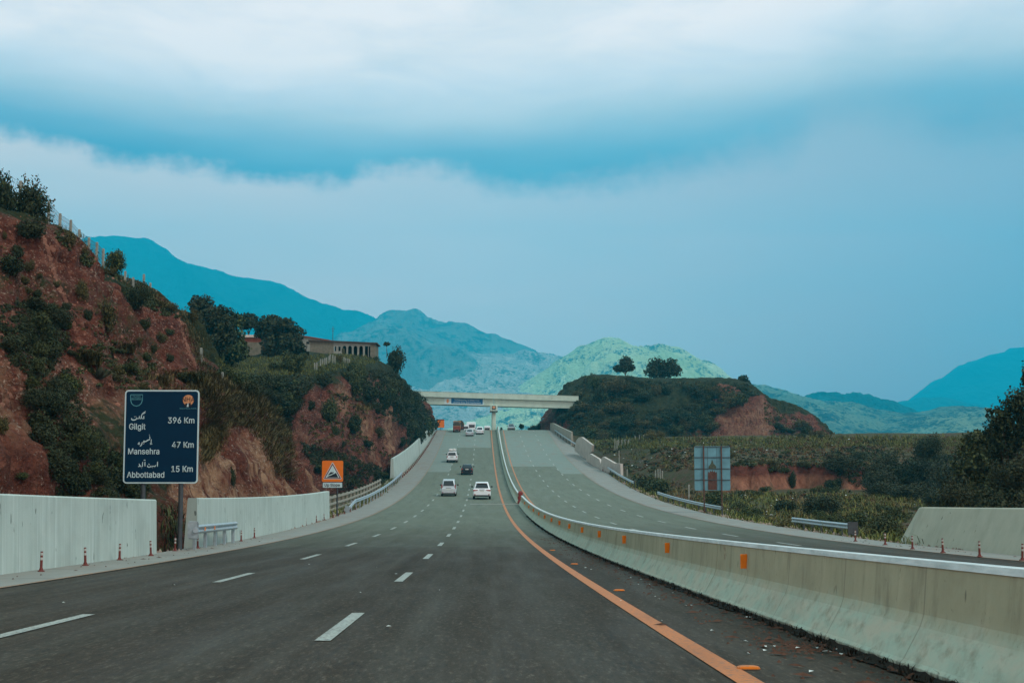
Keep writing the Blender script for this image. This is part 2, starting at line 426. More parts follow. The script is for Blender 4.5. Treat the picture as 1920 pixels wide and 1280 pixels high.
    va = t.new('ShaderNodeAttribute', attribute_name='veg').outputs[2]
    gm = t.mr(t.math('ADD', va, t.math('ADD', t.math('MULTIPLY', t.math('SUBTRACT', n2, .5), .9), t.math('MULTIPLY', t.math('SUBTRACT', n1, .5), .7))), .42, .62)
    gcol = t.mix(t.mr(t.noise(o, .9, 5, .7), .35, .7), (.014, .019, .009), (.050, .052, .020))
    col = t.mix(gm, col, gcol)
    t.l.new(col, b.inputs['Base Color'])
    h = t.math('ADD', t.math('MULTIPLY', n2, 1.0), t.math('ADD', t.math('MULTIPLY', n4, .35), t.math('MULTIPLY', rill, .8)))
    t.l.new(t.bump(h, 1.0, .55), b.inputs['Normal'])
    # field soil and grass
    m, t, b = newmat('field_soil', .95, .1); o = t.obj()
    n1 = t.noise(o, .12, 5, .6); n2 = t.noise(o, .9, 6, .68); n3 = t.noise(o, 5, 4, .7)
    col = t.ramp(n2, [(.3, (.026, .028, .014)), (.45, (.058, .056, .024)), (.55, (.075, .048, .030)), (.75, (.12, .058, .038))])
    col = t.mix(t.mr(n1, .45, .65, 0, .5), col, (.055, .062, .022)); col = t.mix(t.mr(n3, .6, .75, 0, .5), col, (.025, .028, .014))
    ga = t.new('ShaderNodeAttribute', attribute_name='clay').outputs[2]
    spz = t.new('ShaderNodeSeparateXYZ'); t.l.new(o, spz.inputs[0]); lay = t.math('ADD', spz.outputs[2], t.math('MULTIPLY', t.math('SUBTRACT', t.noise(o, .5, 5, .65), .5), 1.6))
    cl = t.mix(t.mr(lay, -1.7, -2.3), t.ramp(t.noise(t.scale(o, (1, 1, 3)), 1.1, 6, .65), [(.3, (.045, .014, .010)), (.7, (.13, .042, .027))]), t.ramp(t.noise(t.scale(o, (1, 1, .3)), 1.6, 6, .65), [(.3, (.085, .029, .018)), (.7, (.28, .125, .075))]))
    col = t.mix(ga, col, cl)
    t.l.new(col, b.inputs['Base Color']); t.l.new(t.bump(n2, .8, .25), b.inputs['Normal'])
    # mountains
    def mount(nm, c0, c1, c2, sc, thr, str_, fine=.055):
        """slopes mottled with darker scrub in patches and in single clumps"""
        m, t, b = newmat(nm, .95, .1); o = t.scale(t.obj(), (1, .5, 1))   # scrub and gullies run down the slopes
        a = t.noise(o, sc, 6, .62); d = t.noise(o, fine, 4, .65); e = t.noise(o, sc*.25, 3, .5); q = t.noise(o, fine*.22, 3, .6)
        col = t.mix(t.mr(e, .35, .65), c0, c1); col = t.mix(t.mr(q, .55, .7, 0, .5), col, tuple(min(1, x*1.5) for x in c1))
        col = t.mix(t.mr(t.math('ADD', t.math('MULTIPLY', a, .55), t.math('MULTIPLY', d, .45)), thr, thr+.07), col, c2)
        t.l.new(col, b.inputs['Base Color']); t.l.new(t.bump(t.math('ADD', a, t.math('MULTIPLY', d, .35)), 1.0, str_), b.inputs['Normal'])
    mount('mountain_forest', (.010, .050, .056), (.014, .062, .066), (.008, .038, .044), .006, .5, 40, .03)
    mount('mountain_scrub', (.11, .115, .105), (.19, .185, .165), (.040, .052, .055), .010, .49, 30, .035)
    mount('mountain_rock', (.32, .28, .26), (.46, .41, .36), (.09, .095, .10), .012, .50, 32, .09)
    mount('mountain_meadow', (.46, .52, .24), (.62, .62, .36), (.075, .10, .09), .012, .515, 30, .11)  # base colours raised to carry the sunlit patch on this slope
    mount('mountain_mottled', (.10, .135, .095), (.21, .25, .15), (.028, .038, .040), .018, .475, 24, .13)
    # foliage with each leaf a little different
    def leaf(nm, c0, c1, c2):
        m, t, b = newmat(nm, .75, .25)
        g = t.new('ShaderNodeNewGeometry'); r = g.outputs['Random Per Island']
        c0, c1, c2 = [(q[0]*1.25, q[1], q[2]*.72) for q in (c0, c1, c2)]; col = t.ramp(r, [(0, c0), (.55, c1), (1, c2)])
        oi = t.new('ShaderNodeObjectInfo').outputs['Random']
        col = t.mix(t.mr(oi, 0, 1, 0, .45), col, (.040, .036, .014))
        t.l.new(col, b.inputs['Base Color'])
    leaf('leaf_dark', (.006, .013, .007), (.015, .029, .012), (.044, .068, .024))
    leaf('leaf_mid', (.012, .026, .010), (.032, .056, .019), (.085, .115, .040))
    leaf('leaf_olive', (.030, .034, .013), (.062, .064, .024), (.115, .110, .046))
    leaf('leaf_tree', (.006, .014, .008), (.016, .030, .014), (.044, .066, .028))
    leaf('grass_green', (.038, .060, .016), (.090, .122, .032), (.17, .195, .06))
    leaf('grass_olive', (.042, .042, .018), (.095, .088, .038), (.17, .15, .068))
    leaf('grass_dry', (.060, .055, .022), (.105, .095, .040), (.21, .185, .085))
    leaf('leaf_rust', (.050, .026, .016), (.095, .050, .028), (.15, .095, .055))
    leaf('agave_leaf', (.045, .065, .060), (.075, .10, .095), (.12, .15, .14))
    plain('bark', (.10, .075, .055), .9, .1, 0, .35, 8, .4)
    plain('twig', (.055, .045, .03), .9, .1, 0, .3, 8)
    # made things
    plain('sign_blue', (.001, .021, .050), .6, .12, 0, .08)
    plain('sign_white', (.52, .66, .66), .45, .4, 0, .06)
    plain('sign_teal', (.10, .32, .36), .5, .3, 0, .1)
    plain('sign_orange', (.80, .17, .006), .45, .4, 0, .06)
    plain('sign_red', (.16, .012, .012), .5, .4, 0, .1)
    plain('sign_black', (.008, .010, .016), .5, .4, 0, .1)
    plain('logo_orange', (.62, .27, .12), .5, .4, 0, .08)
    plain('post_steel', (.075, .085, .09), .5, .5, .5, .2, 5)
    plain('galvanised', (.36, .42, .44), .42, .5, .4, .18, 6)
    plain('sign_back_metal', (.125, .28, .33), .55, .3, 0, .18, 1.6)
    plain('rust', (.105, .050, .036), .85, .2, 0, .4, 4, .3)
    plain('delineator_red', (.15, .032, .024), .6, .3, 0, .2, 20)
    plain('delineator_band', (.42, .40, .36), .5, .4, 0, .1, 20)
    plain('reflector_orange', (.86, .22, .015), .35, .5, 0, .08, 10)
    plain('red_plastic', (.20, .022, .018), .5, .4, 0, .3, 6)
    plain('banner_blue', (.012, .12, .26), .6, .3, 0, .12, 2)
    plain('car_white', (.80, .83, .84), .3, .5, 0, .03)
    plain('car_silver', (.55, .60, .62), .3, .5, .3, .04)
    plain('car_black', (.010, .011, .016), .22, .5, 0, .1)
    plain('car_glass', (.012, .012, .014), .12, .6, 0, .1)
    plain('car_trim', (.018, .018, .020), .6, .3, 0, .1)
    plain('tyre_rubber', (.014, .014, .015), .85, .2, 0, .2, 10)
    plain('wheel_rim', (.35, .36, .37), .4, .5, .7, .1)
    plain('tail_red', (.30, .018, .012), .3, .5, 0, .1)
    plain('lamp_clear', (.70, .70, .66), .2, .5, 0, .1)
    plain('plate_white', (.62, .64, .60), .5, .4, 0, .1, 20)
    plain('truck_red', (.24, .055, .035), .6, .3, 0, .35, 3)
    plain('truck_ochre', (.42, .22, .09), .6, .3, 0, .4, 5)
    plain('truck_dark', (.055, .050, .050), .7, .3, 0, .3, 4)
    plain('tarpaulin', (.085, .060, .045), .85, .2, 0, .35, 4, .3)
    plain('sack_white', (.60, .58, .54), .8, .2, 0, .15, 6)
    plain('block_wall', (.16, .145, .105), .9, .2, 0, .25, 2.2, .3)
    plain('plaster_pale', (.25, .25, .21), .85, .2, 0, .2, 2)
    plain('house_dark', (.020, .019, .018), .9, .1, 0, .2)
    plain('roof_slab', (.075, .055, .045), .9, .2, 0, .3, 3)
    plain('brick_red', (.22, .075, .050), .9, .2, 0, .3, 3)
    plain('pale_roof', (.58, .48, .42), .7, .3, 0, .15, 2)
    plain('concrete_post', (.27, .275, .235), .85, .25, 0, .25, 6)
    plain('litter_white', (.60, .62, .58), .8, .3, 0, .25, 3)
    plain('debris', (.085, .042, .028), .95, .1, 0, .4, 8)
    plain('mud', (.075, .085, .055), .9, .1, 0, .4, 6)
    plain('wire', (.10, .12, .13), .5, .4, .6, .2)
    plain('moss_dirt', (.018, .016, .012), .95, .1, 0, .4, 12)
    plain('slope_stone', (.21, .095, .064), .9, .15, 0, .45, 2)
    plain('stone', (.24, .17, .13), .9, .2, 0, .35, 3)
make_materials()

# ------------------------------------------------------------------ ground, road and paint
TERR = []                                   # (verts, faces) of everything plants may stand on
def field_z(X, Y):
    """land on the right of the road"""
    n = fbm(np.stack([X*.06, Y*.06, X*0], -1), 4)*.9
    low = np.interp(Y, [-60, 20, 60, 100, 150, 2000], [-.2, -1.6, -3.7, -4.2, -4.0, -4.0])+.02*np.clip(X-19, 0, 60)
    low = low+2.6*sstep(X, 22, 34)*sstep(Y, 82, 58)                 # the rise held by the sloped wall
    yb = 150+(X-36)*.12+5*fbm(np.stack([X*.16, X*0, X*0+3], -1), 4)+1.6*ridged(np.stack([X*.75, X*0, X*0+8], -1), 3)
    bank = sstep(X, 21, 29)
    wid = 1.3+(1-bank)*34+14*sstep(X, 47, 60)
    up = 2.95*sstep(Y, yb-wid*.5, yb+wid)
    up = up+3.9*sstep(Y, yb+4, 242)
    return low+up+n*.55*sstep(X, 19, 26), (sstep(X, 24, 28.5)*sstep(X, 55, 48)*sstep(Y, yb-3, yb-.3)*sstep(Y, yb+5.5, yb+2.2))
def ground_h(X, Y):
    r = rz(Y)
    near = r-.42
    f, clay = field_z(X, Y)
    w = sstep(X, 18.6, 30)
    w = np.where(Y < 100, sstep(X, 18.3, 21), w)
    right = near*(1-w)+f*w
    left = near+.4*fbm(np.stack([X*.1, Y*.1, X*0+8], -1), 3)*sstep(-X, 13, 16)
    z = np.where(X > 0, right, left)
    far = -10+5*fbm(np.stack([X*.002, Y*.002, X*0], -1), 3)
    k = np.maximum(sstep(Y, 420, 700), sstep(np.abs(X), 200, 420))
    return z*(1-k)+far*k, clay*(1-k)
def build_ground():
    xs = np.unique(np.concatenate([-np.geomspace(60, 9400, 26), np.arange(-60, 14, 3.0), np.arange(14, 76, .8), np.arange(76, 135, 2.5), np.geomspace(135, 9400, 26)]))
    ys = np.unique(np.concatenate([[-260, -120, -60], np.arange(-30, 60, 3.0), np.arange(60, 120, 1.5), np.arange(120, 175, .6), np.arange(175, 345, 2.0), np.geomspace(345, 9600, 40)]))
    X, Y = np.meshgrid(xs, ys); Z, cl = ground_h(X, Y)
    V = np.stack([X, Y, Z], -1).reshape(-1, 3); nx = len(xs)
    i = np.arange(len(ys)-1)[:, None]*nx+np.arange(nx-1)[None]; i = i.ravel()
    Fc = np.stack([i, i+1, i+nx+1, i+nx], 1)
    me = fastmesh('ground', V, Fc); smooth(me)
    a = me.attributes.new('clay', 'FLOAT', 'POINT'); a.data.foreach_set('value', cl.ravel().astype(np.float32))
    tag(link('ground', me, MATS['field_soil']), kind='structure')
    TERR.append((V, Fc))
build_ground()

def road_ys(a, b, step=2.0):
    n = max(2, int(math.ceil((b-a)/step))+1); return np.linspace(a, b, n)
def strip(mb, x0, x1, a, b, dz, step=2.0):
    ys = road_ys(a, b, step); n = len(ys); z = rz(ys)+dz; base = len(mb.v)
    fx0 = x0 if callable(x0) else (lambda y: x0); fx1 = x1 if callable(x1) else (lambda y: x1)
    for y, q in zip(ys, z):
        mb.v.append((fx0(y), y, q)); mb.v.append((fx1(y), y, q))
    for k in range(n-1):
        mb.f.append((base+2*k, base+2*k+1, base+2*k+3, base+2*k+2)); mb.m.append(0)
# outer edges of the shoulders
def SL(y): return float(np.interp(y, [0, 40, 70, 130, 190, 320], [-10.75, -10.7, -11.2, -11.4, -11.9, -10.9]))
def SR(y): return float(np.interp(y, [0, 40, 60, 75, 100, 130, 200, 260, 320], [16.2, 16.4, 17.2, 18.0, 18.3, 18.6, 19.4, 18.9, 15.4]))
EL, ER = -8.9, 15.9                          # asphalt edges
def ER_(y): return float(np.interp(y, [0, 45, 70, 100, 320], [14.9, 15.0, 15.4, 15.7, 15.7]))
def build_road():
    y1 = 520
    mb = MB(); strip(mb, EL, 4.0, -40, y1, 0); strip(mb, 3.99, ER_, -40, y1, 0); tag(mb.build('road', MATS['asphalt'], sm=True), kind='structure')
    mb = MB()
    for f0, f1 in ((SL, EL+.05), (lambda y: ER_(y)-.05, SR)):
        strip(mb, f0, f1, -40, 420, .012)
    # outer lip of the slab
    for fx, s in ((SL, -1), (SR, 1)):
        ys = road_ys(-40, 420); R = [[(fx(y), y, rz(y)+.012), (fx(y)+s*.05, y, rz(y)-.5)] for y in ys]; mb.rings(R, close=False, cap=False)
    tag(mb.build('shoulder', MATS['shoulder_concrete']), kind='structure')
    mb = MB(); strip(mb, EL+.06, -5.25, 203, 330, .004); strip(mb, 12.25, ER_, 198, 330, .004); strip(mb, 4.6, 12.24, 216, 330, .004); strip(mb, -5.24, 1.7, 262, 330, .004)
    tag(mb.build('paving', MATS['paving_concrete']), kind='structure')
    mb = MB()
    strip(mb, 1.96, 2.17, -40, 420, .009); strip(mb, 4.86, 5.04, -40, 420, .009)
    tag(mb.build('edge_line', MATS['orange_paint']), kind='structure')
    mb = MB(); strip(mb, EL+.08, EL+.20, -40, 420, .016); strip(mb, lambda y: ER_(y)-.20, lambda y: ER_(y)-.10, -40, 420, .016)
    tag(mb.build('edge_line', MATS['faded_paint']), kind='structure')
    mb = MB()
    # (lane x, first dash centre, spacing, length, half width)
    for x, y0, sp in ((-1.66, 15.5, 12.1), (-5.22, 15.4, 12.1), (8.6, 12, 12.1), (12.2, 15, 12.1)):
        y = y0-24.2
        while y < 325:
            strip(mb, x-.085, x+.085, y-1.95, y+1.95, .010, 1.0); y += sp
    tag(mb.build('lane_marking', MATS['white_paint']), kind='structure')
    # pale seam across the lanes where the median opens
    mb = MB(); strip(mb, -1.2, 3.6, 126.0, 127.6, .013, .8); tag(mb.build('road_patch', MATS['shoulder_concrete']), kind='structure')
build_road()

# ------------------------------------------------------------------ hills
def catmull(A, n):
    """resample axis 0 of A to n rows along a smooth curve"""
    m = len(A); d = np.linalg.norm(np.diff(A, axis=0), axis=-1); d = d.reshape(m-1, -1).mean(1)+1e-6
    s = np.concatenate([[0], np.cumsum(d)]); u = np.linspace(0, s[-1], n)
    k = np.clip(np.searchsorted(s, u, 'right')-1, 0, m-2); t = ((u-s[k])/d[k]).reshape((n,)+(1,)*(A.ndim-1))
    p0, p1, p2, p3 = A[np.maximum(k-1, 0)], A[k], A[k+1], A[np.minimum(k+2, m-1)]
    dd = d.reshape((-1,)+(1,)*(A.ndim-1))
    def tang(a, b, c, h0, h1): return ((b-a)/h0*h1+(c-b)/h1*h0)/(h0+h1)
    h0, h1, h2 = dd[np.maximum(k-1, 0)], dd[k], dd[np.minimum(k+1, m-2)]
    m1, m2 = tang(p0, p1, p2, h0, h1)*h1, tang(p1, p2, p3, h1, h2)*h1
    return (2*t**3-3*t*t+1)*p1+(t**3-2*t*t+t)*m1+(-2*t**3+3*t*t)*p2+(t**3-t*t)*m2
def hill(name, stations, nu, nv, cliff_rows, amp=1.0, rill=.9, rillf=.35, seed=0, veg=None, pale=None, strata=0.0, rough=1.0):
    """lofted hillside: stations run along the foot, each a polyline from the foot up over the top"""
    A = np.array(stations, float)                                  # ns, np, 3
    B = catmull(A, nu); C = catmull(np.swapaxes(B, 0, 1), nv)      # nv, nu, 3
    vpos = np.linspace(0, A.shape[1]-1, nv)
    seg = np.linalg.norm(np.diff(A, axis=1), axis=-1).mean(0); s = np.concatenate([[0], np.cumsum(seg)])
    vrow = np.interp(np.linspace(0, s[-1], nv), s, np.arange(A.shape[1]))   # row number of each v
    face = 1-sstep(vrow, cliff_rows-.25, cliff_rows+.35)           # 1 on the cut face, 0 on top
    foot = sstep(vrow, 0, .35)
    du, dv = np.gradient(C, axis=1), np.gradient(C, axis=0)
    N = np.cross(du, dv); N /= np.linalg.norm(N, axis=-1, keepdims=True)+1e-9
    N = np.where(N[..., 2:3] < 0, -N, N)
    U = np.concatenate([[0], np.cumsum(np.linalg.norm(np.diff(C[nv//4], axis=0), axis=1))])[None, :]+0*C[..., 0]
    Vv = vrow[:, None]+0*U
    wob = fbm(C*.06+seed, 3)*3
    rl = ridged(np.stack([(U+wob*2)*rillf, Vv*.35, U*0+seed], -1), 3)
    big = fbm(C*.09+seed*3, 3); fine = fbm(C*.55+seed, 4)
    rl2 = ridged(np.stack([(U+wob+fine*.6)*1.25, Vv*.6, U*0+seed+5], -1), 3); ledge = vnoise(np.stack([C[..., 0]*.05, C[..., 1]*.05, C[..., 2]*1.5+fine*1.6+big*2], -1))
    D = face[:, None]*(rough*(.42*rl2+.36*ledge))+amp*(big*1.5)*(.35+.65*face[:, None])+face[:, None]*(rill*rl*.8+fine*.75)+(1-face[:, None])*fine*.25
    if strata:
        D += face[:, None]*strata*vnoise(np.stack([C[..., 0]*.1, C[..., 1]*.1, C[..., 2]*2.2+fine*1.2], -1))
    C = C+N*(D*foot[:, None])[..., None]
    Vt = C.reshape(-1, 3)
    i = (np.arange(nv-1)[:, None]*nu+np.arange(nu-1)[None]).ravel()
    Fc = np.stack([i, i+1, i+nu+1, i+nu], 1)
    me = fastmesh(name, Vt, Fc); smooth(me)
    slope_up = sstep(N[..., 2], .55, .85)
    vg = np.clip(slope_up*1.0+(1-face[:, None])*.8, 0, 1)
    if veg is not None: vg = np.clip(vg+veg(C, vrow[:, None], rl), 0, 1)
    a = me.attributes.new('veg', 'FLOAT', 'POINT'); a.data.foreach_set('value', vg.ravel().astype(np.float32))
    pl = np.zeros_like(vg) if pale is None else np.clip(pale(C, vrow[:, None], rl), 0, 1)
    a = me.attributes.new('pale', 'FLOAT', 'POINT'); a.data.foreach_set('value', pl.ravel().astype(np.float32))
    tag(link(name, me, MATS['red_clay']), kind='structure')
    TERR.append((Vt, Fc))
def st(Y, *xz):
    return [(x, Y, z) for x, z in xz]
def build_hills():
    H1 = [st(14, (-14, -1.4), (-16.6, 2), (-19.8, 6.5), (-24, 11.5), (-29, 16.6), (-42, 18.5), (-90, 22)),
          st(40, (-13.6, -2.6), (-16.0, 1.2), (-19.3, 5.8), (-23.8, 11), (-28.6, 16.0), (-42, 18), (-90, 21)),
          st(62, (-13.2, -3.3), (-15.8, .6), (-19.2, 5.2), (-23.4, 10.2), (-28, 15.4), (-42, 16.8), (-90, 20)),
          st(80, (-13.2, -3.8), (-15.6, .2), (-18.9, 4.8), (-23.2, 9.8), (-28, 15.2), (-42, 16.4), (-90, 19)),
          st(98, (-13.8, -4.1), (-16.0, -.2), (-19.2, 4.4), (-23.2, 9.4), (-27.8, 14.9), (-41, 15.6), (-85, 17)),
          st(112, (-14.6, -4.3), (-16.9, -.4), (-20.0, 4.0), (-23.6, 8.8), (-27.9, 14.2), (-40, 14.6), (-80, 16)),
          st(118.5, (-15.4, -4.4), (-17.4, -.6), (-19.9, 3.5), (-22.8, 6.9), (-26.2, 9.4), (-36, 10), (-80, 11)),
          st(123, (-16.6, -4.5), (-18.0, -1.4), (-19.8, 1.9), (-21.6, 4.7), (-24.6, 7.3), (-35, 8), (-80, 9)),
          st(129, (-18.9, -4.6), (-20, -3.2), (-22, -1.6), (-24.6, 0), (-28, 1.4), (-38, 2.4), (-80, 5)),
          st(138, (-24, -4.8), (-26, -4.3), (-28, -3.4), (-32, -2.4), (-36, -1), (-45, 0), (-80, 3))]
    def veg1(C, v, rl):
        Y, Z = C[..., 1], C[..., 2]
        b = sstep(Y, 97, 112)*sstep(v, 1.1, 1.9)*.75                      # the grown-over shoulder
        g = .55*sstep(np.abs(Y-58-(v-1)*9), 11, 4)*sstep(v, 2.6, 1.2)     # the overgrown gully
        return b+g
    def pale1(C, v, rl):
        return sstep(v, 2.3, .8)*.9*sstep(fbm(C*.09+4, 3), -.25, .15)+.5*sstep(C[..., 1], 106, 114)*sstep(v, 2.6, 3.2)
    H1 = [[p if k < 3 else (p[0], p[1], p[2]-(.45 if k == 3 else .9)) for k, p in enumerate(r)] for r in H1]
    hill('left_hill', H1, 760, 250, 4, 1.0, 1.0, .34, 2, veg1, pale1)
    H2 = [[(-36, 137, -4.6), (-36.6, 139, -1), (-37.2, 142, 3), (-38, 147, 7), (-41, 170, 11), (-44, 205, 15), (-52, 300, 19)],
          [(-23.5, 140, -4.7), (-24, 143, 0), (-24.6, 147, 5), (-25.4, 152, 9.3), (-28.5, 175, 12.6), (-34, 215, 17.2), (-42, 300, 20)],
          [(-19.3, 154, -4.4), (-20, 157.5, .6), (-20.8, 163, 6.2), (-21.8, 170, 11.2), (-24.5, 193, 14.3), (-28, 228, 18), (-34, 300, 20)],
          [(-15.8, 178, -3.9), (-16.4, 181, 2), (-17.2, 187, 8), (-18.3, 196, 13.2), (-20.6, 213, 15.9), (-23.6, 238, 18.4), (-28, 300, 19.6)],
          [(-14.6, 197, -3), (-14.9, 200, 3.4), (-15.6, 205, 9.5), (-16.6, 213, 14.3), (-18.5, 228, 16.4), (-20.8, 245, 18.3), (-23, 300, 18)],
          [(-14.2, 236, 0), (-14.4, 238, 5.6), (-14.9, 241, 10.6), (-15.5, 245, 14.4), (-16.9, 253, 15.8), (-18.6, 265, 17), (-20, 298, 15.5)],
          [(-13.3, 277, 2.6), (-13.5, 279, 6.2), (-14, 282, 9.3), (-14.8, 286, 12.0), (-16.6, 291, 13.2), (-18, 300, 14), (-22, 312, 14)],
          [(-12.6, 312, 5.2), (-12.9, 313, 7.8), (-13.8, 314, 10.0), (-15.4, 316, 12.4), (-19, 319, 13.4), (-26, 322, 14), (-50, 326, 14)],
          [(-13.4, 338, 4.0), (-13.8, 339, 6), (-15, 340, 7.8), (-17, 341, 9.2), (-22, 343, 10.5), (-30, 345, 11), (-50, 348, 12)]]
    def veg2(C, v, rl):
        Y = C[..., 1]
        return .62*sstep(Y, 200, 235)*sstep(fbm(C*.08+1, 3), -.35, .1)+.55*sstep(v, 2.2, 3.0)*sstep(fbm(C*.12+6, 3), -.3, .2)+.30*sstep(rl, .1, -.3)
    def pale2(C, v, rl):
        return .75*sstep(fbm(C*.11+9, 3), .0, .35)*sstep(C[..., 0], -24, -18)
    hill('left_bluff', H2, 700, 240, 3, 1.15, 1.2, .28, 5, veg2, pale2, .30)
    M = [[(15.0, 400, 1), (17, 402, 5), (20, 404, 9), (25, 407, 13.5), (33, 411, 16), (60, 420, 17)],
         [(15.6, 345, 4), (17.6, 347, 8.5), (20.4, 350, 13.4), (25, 354, 19.2), (33, 362, 20), (60, 410, 18.6)],
         [(16.6, 316, 5.5), (18.6, 319, 9.5), (21.5, 325, 14.4), (26.2, 334, 20.2), (34, 350, 20.6), (60, 410, 19.2)],
         [(20.5, 301, 3.4), (23.0, 306, 8.6), (25.6, 315, 14.4), (29, 329, 20.2), (36, 350, 20.6), (60, 410, 19.4)],
         [(32, 297, 2.6), (33.2, 303, 8.2), (34.6, 312, 14.2), (36.6, 325, 19.6), (41, 345, 20.2), (60, 410, 19.4)],
         [(50, 300, 2.6), (50.4, 305, 8.4), (51, 312, 14), (52, 324, 19.2), (54, 345, 19.8), (62, 410, 19.0)],
         [(60, 303, 2.6), (60.4, 306, 8.2), (61.0, 311, 14.2), (62.4, 320, 18.9), (66, 345, 19), (72, 410, 18.2)],
         [(66.5, 306, 2.6), (66.8, 308.5, 8), (67.2, 313, 13.4), (68.2, 321, 17.6), (71, 345, 17.8), (78, 410, 17)],
         [(71, 309, 2.6), (71.2, 311.5, 6.5), (71.6, 316, 11.0), (72.4, 322, 14.6), (76, 345, 15), (84, 410, 14.6)],
         [(78, 312, 2.6), (78.2, 314.5, 5.6), (78.6, 318, 9.4), (79.4, 323, 12.8), (82, 345, 13.4), (90, 400, 13)],
         [(83, 315, 2.6), (83.1, 317, 4.6), (83.4, 320, 7.6), (84, 324, 10.4), (86, 345, 10.8), (93, 400, 10.5)],
         [(88, 318, 2.6), (88, 320, 3.8), (88.2, 322, 5.2), (88.4, 325, 6.9), (91, 345, 7.6), (98, 400, 8)],
         [(95, 322, 2.2), (94.6, 323, 2.6), (94.4, 325, 3.2), (94, 328, 3.8), (97, 345, 4.4), (104, 400, 5)],
         [(106, 332, 1.4), (105, 333, 1.6), (104, 334, 1.9), (104, 336, 2.3), (106, 345, 2.6), (112, 400, 3)]]
    def vegm(C, v, rl):
        X = C[..., 0]
        bare = sstep(X, 54.5, 57)*sstep(X, 71.5, 69)*sstep(v, 2.6+.5*np.sin(X*.55), 2.1)
        bare2 = sstep(X, 71.5, 73.5)*sstep(X, 85, 83)*sstep(v, .9, 1.5)*sstep(v, 3.2, 2.9)*.9
        return .44*(1-bare)*(1-bare2)*sstep(fbm(C*.07+3, 3), -.5, -.1)-1.4*bare
    def palem(C, v, rl):
        X = C[..., 0]
        return .55*sstep(X, 54, 57)*sstep(X, 88, 85)*sstep(fbm(C*.12+2, 3), -.1, .3)
    M = [[p if k < 3 else (p[0], p[1], p[2]-(.7 if k == 3 else 2.2)) for k, p in enumerate(r)] for r in M]
    hill('mesa', M, 520, 170, 3, .9, 1.1, .22, 9, vegm, palem, .25)
build_hills()

# ------------------------------------------------------------------ mountains
def mountain(name, crest, Yc, run, mat, amp=.35, wl=900, skew=.5, seed=0, power=1.25, back=None, nu=520, nv=190, jag=.008, zb=-14):
    px = np.array([c[0] for c in crest], float); py = np.array([c[1] for c in crest], float)
    xs = np.linspace(px[0], px[-1], nu); ysm = np.interp(xs, px, py)
    k = max(1, nu//90); ker = np.ones(2*k+1)/(2*k+1); ysm = np.convolve(np.pad(ysm, k, 'edge'), ker, 'valid')
    pts = np.array([P(a, b, Yc) for a, b in zip(xs, ysm)])
    X0, H = pts[:, 0], np.maximum(pts[:, 2]-zb, 2)
    H = H*(1+jag*4*fbm(np.stack([X0/wl*16, X0*0, X0*0+seed], -1), 5))
    back = back or run*.5
    t = np.concatenate([-np.linspace(1, 0, 14)[:-1]**1.0, np.linspace(0, 1, nv)])     # <0 behind the crest
    T = t[:, None]+0*X0[None]; Xg = X0[None]+0*T
    bend = run*.16*fbm(np.stack([X0/wl*.8, X0*0+seed, X0*0], -1), 3)[None]
    Yg = np.where(T < 0, Yc-T*back, Yc-T*run)+bend*sstep(np.abs(T), 0, .3)
    a = np.abs(T)
    prof = np.clip(1-a, 0, 1)**power
    sp = ridged(np.stack([(Xg+skew*(Yc-Yg))/wl, (Yg)/wl*.55, Xg*0+seed], -1), 5)
    fn = fbm(np.stack([Xg/wl*5, Yg/wl*5, Xg*0+seed], -1), 5)
    s2 = ridged(np.stack([(Xg-skew*.7*(Yc-Yg)+60*fn)/wl*3.2, Yg/wl*1.3, Xg*0+seed+3], -1), 4)
    Z = H[None]*(prof+amp*sp*np.sin(PI*np.clip(a, 0, 1))*.55*sstep(a, 0, .25)+.13*s2*sstep(a, 0, .08)*(1-a)+.05*fn*np.sin(PI*np.clip(a, 0, 1)))+zb
    Z = np.where(T >= 0, np.minimum(Z, H[None]*(1-.10*np.minimum(a, 1))+zb), Z)
    V = np.stack([Xg, Yg, Z], -1).reshape(-1, 3); nr = len(t)
    i = (np.arange(nr-1)[:, None]*nu+np.arange(nu-1)[None]).ravel()
    me = fastmesh(name, V, np.stack([i, i+1, i+nu+1, i+nu], 1)); smooth(me)
    tag(link(name, me, MATS[mat]), kind='structure')
